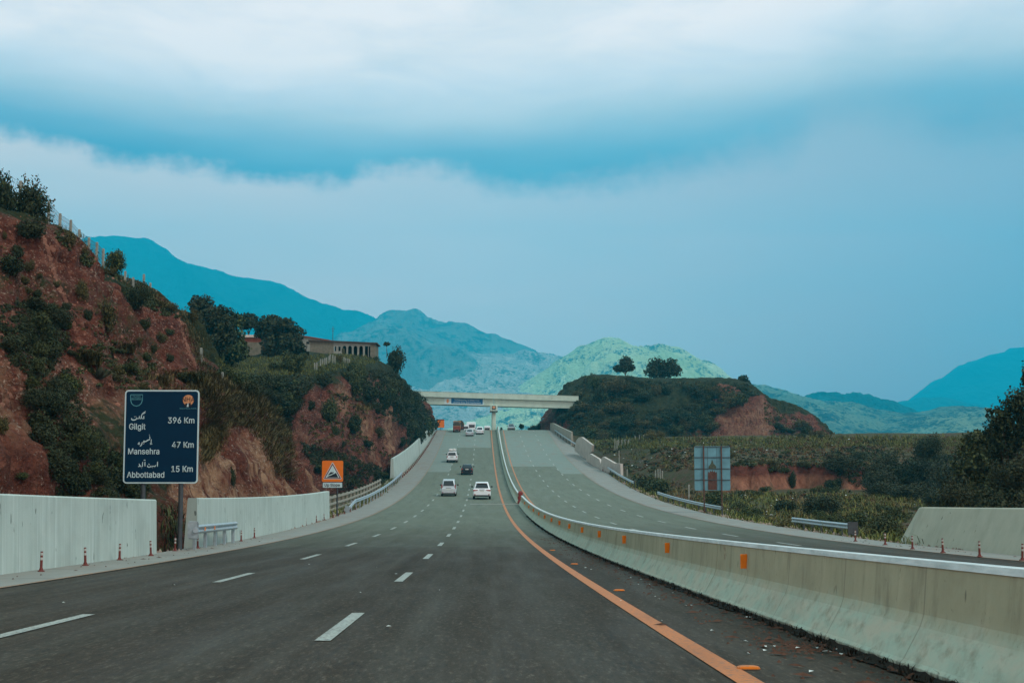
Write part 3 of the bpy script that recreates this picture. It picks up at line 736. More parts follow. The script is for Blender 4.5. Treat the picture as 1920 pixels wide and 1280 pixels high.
def build_mountains():
    mountain('mountain', [(-900, 760), (-600, 700), (-300, 600), (-100, 520), (60, 478), (150, 455), (190, 448), (212, 444), (240, 443), (265, 450), (285, 453), (300, 462), (322, 478), (345, 493), (365, 500),
                          (400, 508), (430, 514), (460, 519), (490, 523), (515, 530), (545, 543), (580, 560), (610, 568), (640, 577), (670, 586), (700, 596), (730, 612), (800, 650), (900, 720), (1000, 800)],
             6800, 2600, 'mountain_forest', .40, 1500, .5, 1)
    mountain('mountain', [(420, 840), (560, 700), (640, 640), (690, 606), (712, 595), (725, 589), (745, 586), (785, 587), (805, 594), (830, 600), (855, 608), (880, 615), (905, 626), (935, 634), (960, 641), (985, 651), (1003, 660), (1040, 690), (1150, 790)],
             6000, 2100, 'mountain_scrub', .5, 1000, -.4, 4)
    mountain('mountain', [(540, 840), (640, 760), (700, 718), (760, 694), (800, 684), (850, 668), (890, 664), (940, 663), (985, 658), (1020, 658), (1050, 664), (1090, 690), (1180, 760), (1260, 830)],
             5100, 1900, 'mountain_rock', .42, 620, .5, 6)
    mountain('mountain', [(700, 838), (830, 800), (900, 765), (950, 738), (1000, 708), (1050, 672), (1072, 660), (1090, 650), (1108, 640), (1118, 635), (1150, 633), (1166, 634), (1176, 641), (1192, 650), (1203, 654), (1215, 650), (1235, 649), (1255, 655), (1268, 657),
                          (1280, 668), (1298, 676), (1316, 682), (1330, 694), (1345, 704), (1370, 716), (1420, 745), (1500, 800), (1560, 838)],
             4300, 1900, 'mountain_meadow', .42, 560, .6, 11, 1.15)
    mountain('mountain', [(1180, 838), (1300, 752), (1370, 722), (1400, 718), (1430, 726), (1470, 736), (1500, 744), (1560, 752), (1620, 764), (1700, 782), (1800, 812), (1880, 838)],
             3200, 1000, 'mountain_mottled', .35, 360, .3, 21, 1.0)
    mountain('mountain', [(1380, 838), (1460, 770), (1510, 740), (1535, 735), (1560, 737), (1580, 742), (1600, 735), (1625, 738), (1650, 745), (1680, 757), (1715, 774), (1800, 800), (1900, 838)],
             3700, 600, 'mountain_forest', .3, 240, -.3, 23, 1.0)
    mountain('mountain', [(1480, 838), (1600, 796), (1680, 776), (1720, 772), (1745, 769), (1760, 764), (1780, 762), (1800, 765), (1830, 772), (1860, 782), (1950, 800), (2100, 838)],
             2800, 800, 'mountain_mottled', .35, 300, -.4, 27, 1.0)
    mountain('mountain', [(1560, 838), (1640, 770), (1690, 752), (1720, 746), (1760, 743), (1790, 748), (1830, 760), (1900, 780), (2000, 838)],
             6200, 1200, 'mountain_forest', .3, 900, .3, 31)
    mountain('mountain', [(1600, 838), (1690, 760), (1760, 712), (1810, 682), (1850, 668), (1890, 658), (1920, 652), (2050, 622), (2250, 590), (2600, 560), (2900, 620), (3200, 800)],
             8200, 2200, 'mountain_forest', .3, 1500, .3, 33)
build_mountains()
def build_haze():
    mb = MB()
    x, y0, y1, z0, z1 = 9300, -250, 9500, -22, 1650
    mb.rings([[(-x, y0, z), (x, y0, z), (x, y1, z), (-x, y1, z)] for z in (z0, z1)])
    m = bpy.data.materials.new('haze_air'); m.use_nodes = True; t = NT(m.node_tree); t.n.clear()
    o = t.new('ShaderNodeOutputMaterial'); v = t.new('ShaderNodeVolumePrincipled')
    v.inputs['Color'].default_value = HAZE_COL+(1,); v.inputs['Density'].default_value = HAZE_D; v.inputs['Anisotropy'].default_value = 0
    t.l.new(v.outputs[0], o.inputs['Volume'])
    m.volume_intersection_method = 'ACCURATE' if hasattr(m, 'volume_intersection_method') else None
    tag(mb.build('haze', m), kind='stuff')
HAZE_COL, HAZE_D = (.010, .72, 1.0), 1.75e-4

BV = []
def build_bvh():
    V, Fc, b = [], [], 0
    for v, f in TERR: V.append(v); Fc.append(f+b); b += len(v)
    BV.append(BVHTree.FromPolygons(np.concatenate(V).tolist(), np.concatenate(Fc).tolist()))
build_bvh()
def hit(px, py, far=900):
    d = ray(px, py); r = BV[0].ray_cast(CAM, d, far)
    return (r[0], r[1]) if r[0] is not None else (None, None)
def drop(x, y, z=200):
    r = BV[0].ray_cast(Vector((x, y, z)), Vector((0, 0, -1)))
    return r[0] if r[0] is not None else Vector((x, y, 0))
# ------------------------------------------------------------------ walls and barriers
def wall_run(name, label, fx, y0, y1, h0, h1, th0, th1, mat, lean=0.0, side=-1, group=None, step=2.0, zoff=0.0, slope_end=0.0):
    """a cast wall standing along the road; fx gives its road face, side the way its body lies"""
    ys = road_ys(y0, y1, step); R = []
    for i, y in enumerate(ys):
        k = (y-y0)/(y1-y0); h = h0+(h1-h0)*k; x = fx(y); z = rz(y)+zoff; c = .035
        s = side; e = 0.0
        if slope_end and i == len(ys)-1: e = slope_end
        R.append([(x, y, z-.6), (x+s*lean*.95, y-e*.95, z+h-c), (x+s*(lean+c), y-e, z+h), (x+s*(lean+th1-c), y-e, z+h), (x+s*(lean+th1), y-e*.95, z+h-c), (x+s*th0, y, z-.6)])
    mb = MB(); mb.rings(R); o = mb.build(name, MATS[mat]); return tag(o, label, 'wall', group)
def build_walls():
    g = 'cast concrete walls along the left shoulder'
    wall_run('retaining_wall', 'long pale concrete wall at the far left, ending just before the blue distance sign', lambda y: -10.6, 2, 42.4, 1.84, 1.76, .55, .35, 'wall_concrete', .06, group=g)
    wall_run('retaining_wall', 'pale concrete wall between the blue distance sign and the orange slope sign', lambda y: -10.55-(y-48)*.016, 48.2, 96, 1.84, 2.0, .55, .35, 'wall_concrete', .06, group=g)
    fx = lambda y: SL(y)-.95+.5*sstep(y, 186, 300)
    wall_run('retaining_wall', 'tall pale concrete wall on the climb below the red bluff, nearer of the two', fx, 187, 247, 2.9, 2.7, .6, .35, 'wall_concrete', .15, group=g)
    wall_run('retaining_wall', 'pale concrete wall at the hill crest beside the small orange sign', fx, 248.2, 312, 2.7, 2.3, .6, .35, 'wall_concrete', .15, group=g)
    wall_run('retaining_wall', 'curved concrete wall at the crest on the right, below the end of the bridge', lambda y: SR(y)+.5, 272, 312, 2.5, 1.7, .6, .35, 'old_concrete', .1, side=1)
    # sloped wall at the lower right
    ys = road_ys(18, 53.5, 1.5); R = []
    for y in ys:
        x = SR(y)+.15; z = rz(y)
        k = 1.0 if y < 53 else 1.0
        R.append([(x, y, z-.5), (x+.80, y+(0 if y < 53 else -.0), z+1.42), (x+.85, y, z+1.46), (x+1.15, y, z+1.46), (x+1.6, y, z-.5)])
    # the end face runs back with the batter
    R[-1] = [(p[0]+max(0, p[2]-R[-1][0][2]-.5)*.12, p[1]-max(0, p[2]-R[-1][0][2]-.5)*.35, p[2]) for p in R[-1]]
    tag(MB().rings(R).build('retaining_wall', MATS['sloped_concrete']), 'battered grey concrete wall at the lower right, leaning back under the dark trees', 'wall')
    # broken slabs on the right of the climb
    def slab(label, pts, ya, yb, th=.4):
        """outline drawn on an upright slab whose foot runs from depth ya to depth yb"""
        xa = min(p[0] for p in pts); xb = max(p[0] for p in pts); V = []
        for px, py in pts:
            k = (px-xa)/(xb-xa); V.append(P(px, py, ya+(yb-ya)*k))
        d = (P(xb, 850, yb)-P(xa, 850, ya)); n = Vector((-d.y, d.x, 0)).normalized()*-th
        if n.x < 0: n = -n
        mb = MB(); mb.rings([V, [v+n for v in V]]); return tag(mb.build('broken_wall', MATS['slab_concrete']), label, 'wall', 'broken concrete wall pieces right of the climb')
    slab('tilted pale slab of broken wall, highest up the climb on the right', [(1077, 844), (1080, 826), (1085, 820), (1090, 819), (1110, 834), (1109, 846), (1096, 860)], 246, 228)
    slab('low broken wall stub between the tilted slab and the long jagged wall piece', [(1097, 856), (1106, 850), (1116, 856), (1124, 861), (1128, 880), (1119, 877), (1100, 864)], 228, 208)
    slab('long jagged piece of broken pale wall, lowest of the pieces right of the climb', [(1124, 881), (1128, 858), (1131, 856), (1152, 868), (1163, 869), (1164, 892), (1150, 893), (1126, 884)], 208, 193)
build_walls()

def barrier_ring(x, y, z, w=0.0):
    h = .90
    return [(x-.33, y, z-.05), (x-.33, y, z+.07), (x-.30, y, z+.10), (x-.155, y, z+.36), (x-.12, y, z+.46), (x-.085, y, z+h-.03), (x-.06, y, z+h),
            (x+.06, y, z+h), (x+.085, y, z+h-.03), (x+.12, y, z+.46), (x+.155, y, z+.36), (x+.30, y, z+.10), (x+.33, y, z+.07), (x+.33, y, z-.05)]
BX = 3.82
def build_barrier():
    cuts = [(-6, 20.4, 'nearest run of the concrete median barrier, with the largest orange reflector'), (20.43, 35.8, 'second run of the concrete median barrier, past the first open joint'),
            (35.83, 60, 'third run of the concrete median barrier'), (60.03, 86, 'fourth run of the concrete median barrier, where it bends uphill'), (86.03, 125, 'run of the concrete median barrier ending at the gap with the red marker'),
            (129.5, 330, 'long far run of the concrete median barrier from the gap up to the bridge pier')]
    refl = [18.1, 25.6, 33.4, 40.5, 47.5, 54.5, 61.5, 68.5, 76, 84, 93, 102, 112]
    for a, b, lab in cuts:
        ys = road_ys(a, b, 1.0 if b < 90 else 2.0); z0 = rz(a)
        x = BX if b < 128 else BX-.12
        # the section is built level and sheared to the grade, so its own z is height above the road
        mb = MB(); mb.rings([barrier_ring(x, y, rz(y)) for y in ys])
        o = mb.build('median_barrier', MATS['barrier_concrete'] if b < 128 else MATS['barrier_far'])
        tag(o, lab, 'barrier', 'concrete median barrier runs')
        mb = MB()
        for y0, y1 in ((a+.005, b-.005),):
            mb.rings([[(x-.098, y, rz(y)+.855), (x-.076, y, rz(y)+.908), (x+.076, y, rz(y)+.908), (x+.098, y, rz(y)+.855)] for y in road_ys(y0, y1, 1.5)])
        mb.build('painted_top', MATS['white_cap_paint'], o)
        for y in refl:
            if a < y < b:
                z = rz(y)+.66; mb = MB()
                mb.rings([[(x-.10, y+q, z-.10), (x-.20, y-.03+q, z-.10), (x-.20, y-.03+q, z+.10), (x-.10, y+q, z+.10)] for q in (0, .012)])
                mb.build('reflector', MATS['reflector_orange'], o)
        if a == -6:
            for k in range(5):
                mb = MB()
                y = 19.75+rnd.uniform(-.11, .11); z = rz(y)+.74+rnd.uniform(-.11, .11)
                stroke_pts = [(y, z), (y+rnd.uniform(-.05, .05), z-rnd.uniform(.03, .10))]
                (y0, z0_), (y1, z1_) = stroke_pts; xx = x-.103
                mb.add([(xx-.003, y0, z0_), (xx-.003, y0+.022, z0_), (xx-.006, y1+.022, z1_), (xx-.006, y1, z1_)], [(0, 1, 2, 3)])
                mb.build('paint_mark', MATS['delineator_red'], o)
def sheared_barrier_mats():
    """barrier concrete measures height from the road: give it an attribute-free local height by using the grade of the run"""
    src = MATS['barrier_concrete']; far = src.copy(); far.name = 'barrier_concrete_far'; MATS['barrier_far'] = far
sheared_barrier_mats(); build_barrier()
# height above the road is stored on the barrier meshes so that the stained foot follows the grade
def barrier_heights():
    for o in bpy.data.objects:
        if o.name.startswith('median_barrier'):
            me = o.data; co = np.empty(len(me.vertices)*3, np.float32); me.vertices.foreach_get('co', co); co = co.reshape(-1, 3)
            a = me.attributes.new('above', 'FLOAT', 'POINT'); a.data.foreach_set('value', (co[:, 2]-rz(co[:, 1])).astype(np.float32))
    for m in (MATS['barrier_concrete'], MATS['barrier_far']):
        nt = m.node_tree; t = NT(nt); at = t.new('ShaderNodeAttribute', attribute_name='above')
        for l in list(nt.links):
            if l.from_socket.name == 'Z' and l.from_node.type == 'SEPXYZ':
                to = l.to_socket; nt.links.remove(l); nt.links.new(at.outputs[2], to)
barrier_heights()

def build_gap_marker():
    y = 127.2; x = 3.72; t = thing('gap_marker', 'red battered plastic marker standing in the gap of the median barrier', 'marker', (x, y, rz(y)))
    MB().rings([[(a*r, b*r*.8, z) for a, b in rrect(1, 1, .3)] for z, r in ((0, .5), (.28, .52), (.34, .40), (.40, .40), (.46, .5), (.72, .5), (.80, .36))]).build('lower_block', MATS['red_plastic'], t)
    MB().rings([[(a*r+.03, b*r*.8, z) for a, b in rrect(1, 1, .3)] for z, r in ((.80, .36), (.86, .46), (1.12, .48), (1.2, .36), (1.28, .2))]).build('upper_block', MATS['red_plastic'], t)
build_gap_marker()

def build_dirt():
    """black wind-blown dirt and moss collected against the foot of the barrier"""
    mb = MB(); ys = np.arange(3, 100, .12); n = len(ys)
    nz = fbm(np.stack([ys*1.1, ys*0, ys*0], -1), 4); nz2 = fbm(np.stack([ys*4.5, ys*0+5, ys*0], -1), 3)
    b = len(mb.v)
    for y, a, c in zip(ys, nz, nz2):
        w = max(.02, .10+.10*a+.07*c); z = rz(y)
        mb.v += [(BX-.335-w, y, z+.014), (BX-.335-w*.4, y, z+.018+.02*max(0, a)), (BX-.318, y, z+.05+.05*max(0, c))]
    for k in range(n-1):
        for j in range(2): mb.f.append((b+3*k+j, b+3*k+j+1, b+3*k+3+j+1, b+3*k+3+j)); mb.m.append(0)
    tag(mb.build('dirt_strip', MATS['moss_dirt']), kind='stuff')
    # loose grit and twigs
    V, Fc = [], []
    for k in range(1500):
        y = 5+55*rnd.random()**1.6; x = BX-.38-abs(rnd.gauss(0, .35)); 
        if k > 1150: x = rnd.choice([2.9+rnd.gauss(0, .25), -10.0+rnd.uniform(-.6, .6), 15.8+rnd.uniform(-.4, .6)]); y = rnd.uniform(8, 60)
        if k % 5 == 0 and k < 700: y = 12.6+rnd.gauss(0, .45); x = 3.1+rnd.gauss(0, .22)
        r = rnd.uniform(.006, .028); l = r*rnd.choice([1, 1, 1, 4]); a = rnd.random()*PI; z = rz(y)+.016
        c, s = math.cos(a), math.sin(a); b = len(V)
        V += [(x+c*l, y+s*l, z), (x-s*r, y+c*r, z), (x-c*l, y-s*l, z), (x+s*r, y-c*r, z), (x, y, z+r*.9)]
        Fc += [(b, b+1, b+4), (b+1, b+2, b+4), (b+2, b+3, b+4), (b+3, b, b+4)]
    tag(link('grit', fastmesh('grit', np.array(V), np.array(Fc)), MATS['debris']), kind='stuff')
    V, Fc = [], []
    for k in range(46):
        y = rnd.uniform(7, 34); x = rnd.choice([2.7+rnd.gauss(0, .5), 3.0+rnd.gauss(0, .3), rnd.uniform(-8, 1.5)]) if k > 9 else 3.0+rnd.gauss(0, .2)
        if k <= 9: y = 12.6+rnd.gauss(0, .4)
        r = rnd.uniform(.008, .03); l = r*rnd.uniform(1, 2.2); a = rnd.random()*PI; z = rz(y)+.018; c, s = math.cos(a), math.sin(a); b = len(V)
        V += [(x+c*l, y+s*l, z), (x-s*r, y+c*r, z+.01), (x-c*l, y-s*l, z), (x+s*r, y-c*r, z+.006)]; Fc.append((b, b+1, b+2, b+3))
    tag(link('paper_scrap', fastmesh('paper_scrap', np.array(V), np.array(Fc)), MATS['litter_white']), kind='stuff')
build_dirt()
def build_studs():
    labs = ['orange road stud beside the yellow line at the bottom of the picture', 'orange road stud beside the yellow line, second nearest', 'orange road stud beside the yellow line, third nearest', 'orange road stud beside the yellow line, farthest in view']
    pr = None
    for (px, py), lab in zip(((1403, 1256), (1161, 1108), (1077, 1058), (1036, 1032)), labs):
        p = on_road(px, py)
        if pr is None:
            pr = thing('road_stud', lab, 'road stud', p, group='orange road studs')
            MB().rings([[(a, b, z) for a, b in rrect(.20*s, .10*s, .03*s, 2)] for z, s in ((.008, 1), (.022, .92), (.032, .6))]).build('housing', MATS['orange_paint'], pr)
            MB().box((0, -.043, .021), (.15, .012, .014)).build('lens', MATS['reflector_orange'], pr)
        else:
            c = copy_tree(pr); c.location = p; c['label'] = lab
build_studs()

# ------------------------------------------------------------------ delineator posts
def make_delineator(label, group):
    t = thing('delineator_post', label, 'delineator', group=group)
    MB().rings([[(a, b, z) for a, b in rrect(s, s, s*.3, 2)] for z, s in ((-.02, .15), (.018, .15), (.03, .09), (.08, .068))]).build('base', MATS['delineator_red'], t)
    MB().cyl((0, 0, .07), (0, 0, .46), .032, .030).build('post', MATS['delineator_red'], t)
    for z in (.26, .37): MB().cyl((0, 0, z), (0, 0, z+.06), .0355, .035).build('reflective_band', MATS['delineator_band'], t)
    return t
def build_delineators():
    near = [(77, 1070, 'red delineator post nearest the camera, at the left end of the long concrete wall'), (160, 1059, 'red delineator post second from the left before the long concrete wall'), (224, 1049, 'red delineator post third from the left before the long concrete wall'),
            (283, 1041, 'red delineator post close to the near wall\'s end'), (328, 1032, 'red delineator post beside the foot of the blue sign post')]
    far = [(371, 1027), (452, 1014), (477, 1008), (500, 1001), (520, 996), (539, 991), (556, 987), (571, 984), (585, 979), (598, 975), (609, 970), (620, 967), (630, 963), (640, 959), (650, 955)]
    pr = make_delineator(near[0][2], 'delineator posts along the left shoulder'); first = True
    for px, py, lab in near+[(a, b, None) for a, b in far]:
        Y = road_Y(py); p = P(px, py, Y); p = Vector((max(p.x, SL(Y)+.12), Y, rz(Y)+.015))
        o = pr if first else copy_tree(pr); first = False; o.location = p; o.rotation_euler = (rnd.uniform(-.04, .04), rnd.uniform(-.05, .05), rnd.random()*3)
        if lab: o['label'] = lab
        else: o['label'] = 'small red banded delineator post in the row past the blue sign'; o['group'] = 'delineators along the wall after the blue sign'
    for px, py, lab in [(1604, 1016, 'red delineator post at the end of the right guardrail'), (1660, 1023, 'red delineator post in the grass gap between guardrail and sloped wall'), (1711, 1031, 'red delineator post at the left end of the sloped wall'),
                        (1768, 1038, 'second red delineator post in front of the sloped wall'), (1837, 1046, 'third red delineator post in front of the sloped wall'), (1917, 1053, 'red delineator post cut by the right edge of the picture')]:
        Y = road_Y(py); p = P(px, py, Y); o = copy_tree(pr); o.location = (min(p.x, SR(Y)-.05), Y, rz(Y)+.015); o['label'] = lab; o['group'] = 'delineator posts along the right shoulder'
        o.rotation_euler = (rnd.uniform(-.04, .04), rnd.uniform(-.05, .05), rnd.random()*3)
    y = 190.0; pr2 = None
    while y < 306:
        if pr2 is None:
            pr2 = thing('delineator_post', 'tiny red and white post in the row climbing beside the far left wall', 'delineator', group='delineators on the climb')
            MB().cyl((0, 0, -.02), (0, 0, .34), .10, .055, 7).cyl((0, 0, .56), (0, 0, .62), .055, .05, 7).build('post', MATS['delineator_red'], pr2)
            MB().cyl((0, 0, .34), (0, 0, .56), .06, .056, 7).build('reflective_band', MATS['delineator_band'], pr2); o = pr2
        else: o = copy_tree(pr2)
        o.location = (SL(y)+.15, y, rz(y)+.01); y += 3.6
    y = 205.0
    while y < 262:
        o = copy_tree(pr2); o['label'] = 'tiny red and white post in the row beside the broken walls'; o['group'] = 'delineators right of the climb'
        o.location = (SR(y)-.15, y, rz(y)+.01); y += 4.2
build_delineators()

# ------------------------------------------------------------------ guardrails
def guardrail(label, fx, y0, y1, sp=2.0, h=.70, side=1, ends='plate', group='steel guardrails', zoff=0.0, bent=0):
    """side: +1 rail faces +X"""
    t = thing('guardrail', label, 'guardrail', (0, 0, 0), group=group)
    ys = road_ys(y0, y1, 1.0); R = []
    prof = [(0, .155), (.03, .135), (.075, .10), (.075, .07), (.02, .02), (.0, 0), (.02, -.02), (.075, -.07), (.075, -.10), (.03, -.135), (0, -.155), (-.012, -.15), (.005, -.02), (-.012, 0), (.005, .02), (-.012, .15)]
    prof = prof[:11]+[(p[0]-.008, p[1]) for p in prof[:11][::-1]]
    for y in ys:
        dz = 0
        if bent and y-y0 < bent: dz = -h*.75*(1-(y-y0)/bent)**1.3
        R.append([(fx(y)+side*a, y, rz(y)+zoff+h+b+dz) for a, b in prof])
    MB().rings(R).build('rail', MATS['galvanised'], t)
    n = max(2, int(round((y1-y0)/sp))+1)
    for y in np.linspace(y0+.25, y1-.25, n):
        if bent and y-y0 < bent*.6: continue
        z = rz(y)+zoff; mb = MB(); x = fx(y)-side*.09
        mb.box((x, y, z+h/2-.35), (.11, .14, h+.95), .01); mb.box((x+side*.065, y, z+h), (.05, .12, .26), .008); mb.build('post', MATS['post_steel' if 'right' in label else 'galvanised'], t)
    return t
def build_guardrails():
    t = guardrail('short steel guardrail with a flared end plate beside the blue sign', lambda y: -10.15-(y-46)*.012, 46.0, 54.0, 1.9, .72)
    z = rz(46); MB().rings([[(-10.15+a*.9, 45.6-abs(a)*.3, z+.72+b) for a, b in rrect(.42, .62, .06, 2)], [(-10.15+a*.9, 45.64-abs(a)*.3, z+.72+b) for a, b in rrect(.42, .62, .06, 2)]]).build('end_plate', MATS['galvanised'], t)
    MB().tube([(-10.12, 45.75, z+.72), (-10.05, 45.5, z+.72)], .10).build('buffer', MATS['galvanised'], t)
    for y in (47.2, 49.0):
        MB().box((-10.065-(y-46)*.012, y, rz(y)+.72), (.025, .10, .12)).build('reflector', MATS['reflector_orange'], t)
    t = guardrail('long steel guardrail with a down-turned end climbing from the orange sign to the tall wall', lambda y: SL(y)+.05, 108, 190, 4.0, .75, bent=7)
    MB().rings([[(SL(108)+.05+a, 107.8, rz(108)+.30+b) for a, b in rrect(.40, .55, .08, 2)], [(SL(108)+.05+a, 107.85, rz(108)+.30+b) for a, b in rrect(.40, .55, .08, 2)]]).build('end_plate', MATS['galvanised'], t)
    t = guardrail('short steel guardrail with dark end plate left of the sloped wall on the right', lambda y: SR(y)+.45, 61.5, 76.5, 2.5, .55, -1, zoff=-.1)
    MB().box((SR(61.4)+.42, 61.3, rz(61.4)+.38), (.5, .06, .62), .02).build('end_plate', MATS['post_steel'], t)
    guardrail('steel guardrail on the right, running past the back of the big sign', lambda y: SR(y)+.5, 101, 141, 4.0, .6, -1, zoff=-.05)
    guardrail('steel guardrail on the right below the jagged broken wall', lambda y: SR(y)+.35, 164, 207, 4.0, .7, -1)
    guardrail('steel guardrail on the right near the crest below the curved wall', lambda y: SR(y)+.3, 258, 300, 5.0, .7, -1)
build_guardrails()

# ------------------------------------------------------------------ signs
def build_blue_sign():
    Y = 45.6; a = P(232, 906, Y); b = P(373, 731, Y)
    w = P(373, 818, Y).x-P(233, 818, Y).x; h = b.z-a.z; cx = (P(302.5, 818, Y).x); z0 = a.z
    g = drop(cx, Y, 3).z if False else rz(Y)
    t = thing('distance_sign', 'tall dark blue distance sign on two steel posts at the left shoulder', 'road sign', (cx, Y, g))
    zb = z0-g; r = .13
    def plate(s, y0, y1): return [[(p, y, zb+h/2+q) for p, q in rrect(w-s, h-s, r-s/2)] for y in (y0, y1)]
    MB().rings(plate(0, 0, .02)).build('border', MATS['sign_white'], t)
    MB().rings(plate(.10, -.005, .015)).build('panel', MATS['sign_blue'], t)
    u = w/880.0                              # one unit = one pixel of the enlarged view (the plate spans 880 x 1120)
    def X(px): return (px-530)*u
    def Z(py): return zb+h-(py-65)*h/1125
    yf = -.012
    for body, px, base, hh, al in (('Gilgit', 145, 540, 70, 'LEFT'), ('Mansehra', 138, 838, 70, 'LEFT'), ('Abbottabad', 136, 1118, 70, 'LEFT'), ('396 Km', 922, 466, 72, 'RIGHT'), ('47 Km', 920, 760, 72, 'RIGHT'), ('15 Km', 915, 1050, 72, 'RIGHT')):
        mb = MB(); put_text(mb, body, hh*u*.96, X(px), Z(base), yf, al, .008, .88 if al == 'LEFT' else .90); mb.build('lettering', MATS['sign_white'], t)
    W_ = 11*u
    def ink(pts, w=1.0, y=yf): stroke(mb, [(X(p), Z(q)) for p, q in pts], [W_*w*k for k in ([.7]+[1]*(len(pts)-2)+[.6])], y)
    mb = MB()   # گلگت
    ink([(320, 378), (318, 398), (322, 408), (308, 412)]); ink([(300, 350), (322, 336), (340, 322)], .9); ink([(296, 362), (320, 350), (338, 338)], .6)
    ink([(300, 352), (290, 380), (292, 404), (308, 412)]); ink([(292, 404), (278, 412), (270, 400), (268, 376)]); ink([(268, 376), (262, 408), (248, 414)])
    ink([(262, 408), (240, 410), (228, 398)]); ink([(240, 412), (215, 426), (192, 428), (176, 420), (174, 404)], 1.2); ink([(206, 388), (214, 388)], 1.1); ink([(222, 386), (230, 386)], 1.1)
    mb.build('urdu_lettering', MATS['sign_white'], t); mb = MB()   # مانسہرہ
    ink([(414, 660), (412, 690), (418, 716)], .9); ink([(418, 716), (408, 722), (402, 706), (412, 700), (426, 720)], .8); ink([(392, 622), (398, 650), (394, 660)], .8); ink([(388, 606), (392, 608)], 1.2)
    ink([(396, 662), (376, 668), (352, 684), (330, 694)], 1.1); ink([(330, 694), (338, 680), (326, 676), (322, 694), (334, 704)], .8); ink([(330, 716), (318, 712)], .8); ink([(322, 696), (306, 702)], .9)
    ink([(306, 694), (304, 716), (292, 736), (282, 744)], 1.0); ink([(276, 694), (264, 704), (260, 718), (272, 722), (278, 708), (268, 700)], .9)
    mb.build('urdu_lettering', MATS['sign_white'], t); mb = MB()   # ایبٹ آباد
    ink([(494, 928), (492, 958), (494, 988)], 1.0); ink([(476, 970), (466, 982), (450, 984), (436, 978)], .9); ink([(462, 996), (464, 998)], 1.2); ink([(436, 978), (432, 990), (418, 990)], .8); ink([(436, 1002), (438, 1003)], 1.1)
    ink([(420, 976), (410, 990), (392, 994), (376, 986), (376, 972)], 1.1); ink([(392, 950), (390, 964), (400, 964), (398, 956)], .6)
    ink([(346, 928), (345, 958), (347, 986)], 1.0); ink([(330, 914), (340, 908), (352, 912)], .9); ink([(320, 930), (316, 960), (318, 984), (304, 988)], .95); ink([(304, 988), (294, 986), (294, 972)], .9); ink([(306, 1008), (308, 1010)], 1.2)
    ink([(276, 952), (284, 966), (282, 984), (266, 988)], 1.0)
    mb.build('urdu_lettering', MATS['sign_white'], t)
    # route shield
    mb = MB(); sh = [(158, 122), (300, 122), (297, 190), (286, 225), (262, 250), (228, 260), (194, 250), (170, 225), (160, 190), (158, 122)]
    stroke(mb, [(X(p), Z(q)) for p, q in sh], 8*u, yf); stroke(mb, [(X(160), Z(182)), (X(298), Z(182))], 4*u, yf)
    put_text(mb, 'HAZARA', 17*u, X(229), Z(152), yf, 'CENTER', .0); put_text(mb, 'MOTORWAY', 17*u, X(229), Z(177), yf, 'CENTER', .0, .85)
    mb.build('route_shield', MATS['sign_teal'], t)
    # round emblem: orange disc, letters, road running into it
    cxe, cze, re = X(840), Z(188), 64*u
    e = MB().rings([[(cxe+re*math.cos(2*PI*k/28), y, cze+re*math.sin(2*PI*k/28)) for k in range(28)] for y in (-.012, -.002)]).build('emblem', MATS['logo_orange'], t)
    mb = MB(); put_text(mb, 'NHA', 56*u, cxe, Z(205), -.018, 'CENTER', .0, .95)
    def poly(pts, y, m): m.add([(X(p), y, Z(q)) for p, q in pts], [tuple(range(len(pts)))])
    poly([(786, 266), (800, 238), (815, 222), (830, 230), (824, 268)], -.016, mb); poly([(852, 268), (846, 230), (866, 208), (872, 240), (894, 262)], -.016, mb); poly([(822, 268), (834, 222), (846, 222), (854, 268)], -.015, mb)
    mb.build('emblem_lettering', MATS['sign_black'], e)
    mb = MB(); poly([(822, 268), (836, 224), (842, 224), (846, 268)], -.020, mb); mb.build('emblem_road', MATS['sign_white'], e)
    mb = MB(); put_text(mb, 'National Highway Authority', 12*u, X(840), Z(294), yf, 'CENTER', .0, .95); mb.build('emblem_caption', MATS['sign_teal'], t)
    for px, dy in ((337, .03), (266, .03)):
        x = P(px, 960, Y).x-cx
        MB().cyl((x, .10, -.9), (x, .10, zb+h*.96), .085, n=12).build('post', MATS['post_steel'], t)
    mb = MB()
    for k in (.18, .5, .82): mb.box((0, .03, zb+h*k), (w*.92, .03, .06))
    mb.build('back_rail', MATS['galvanised'], t)
build_blue_sign()

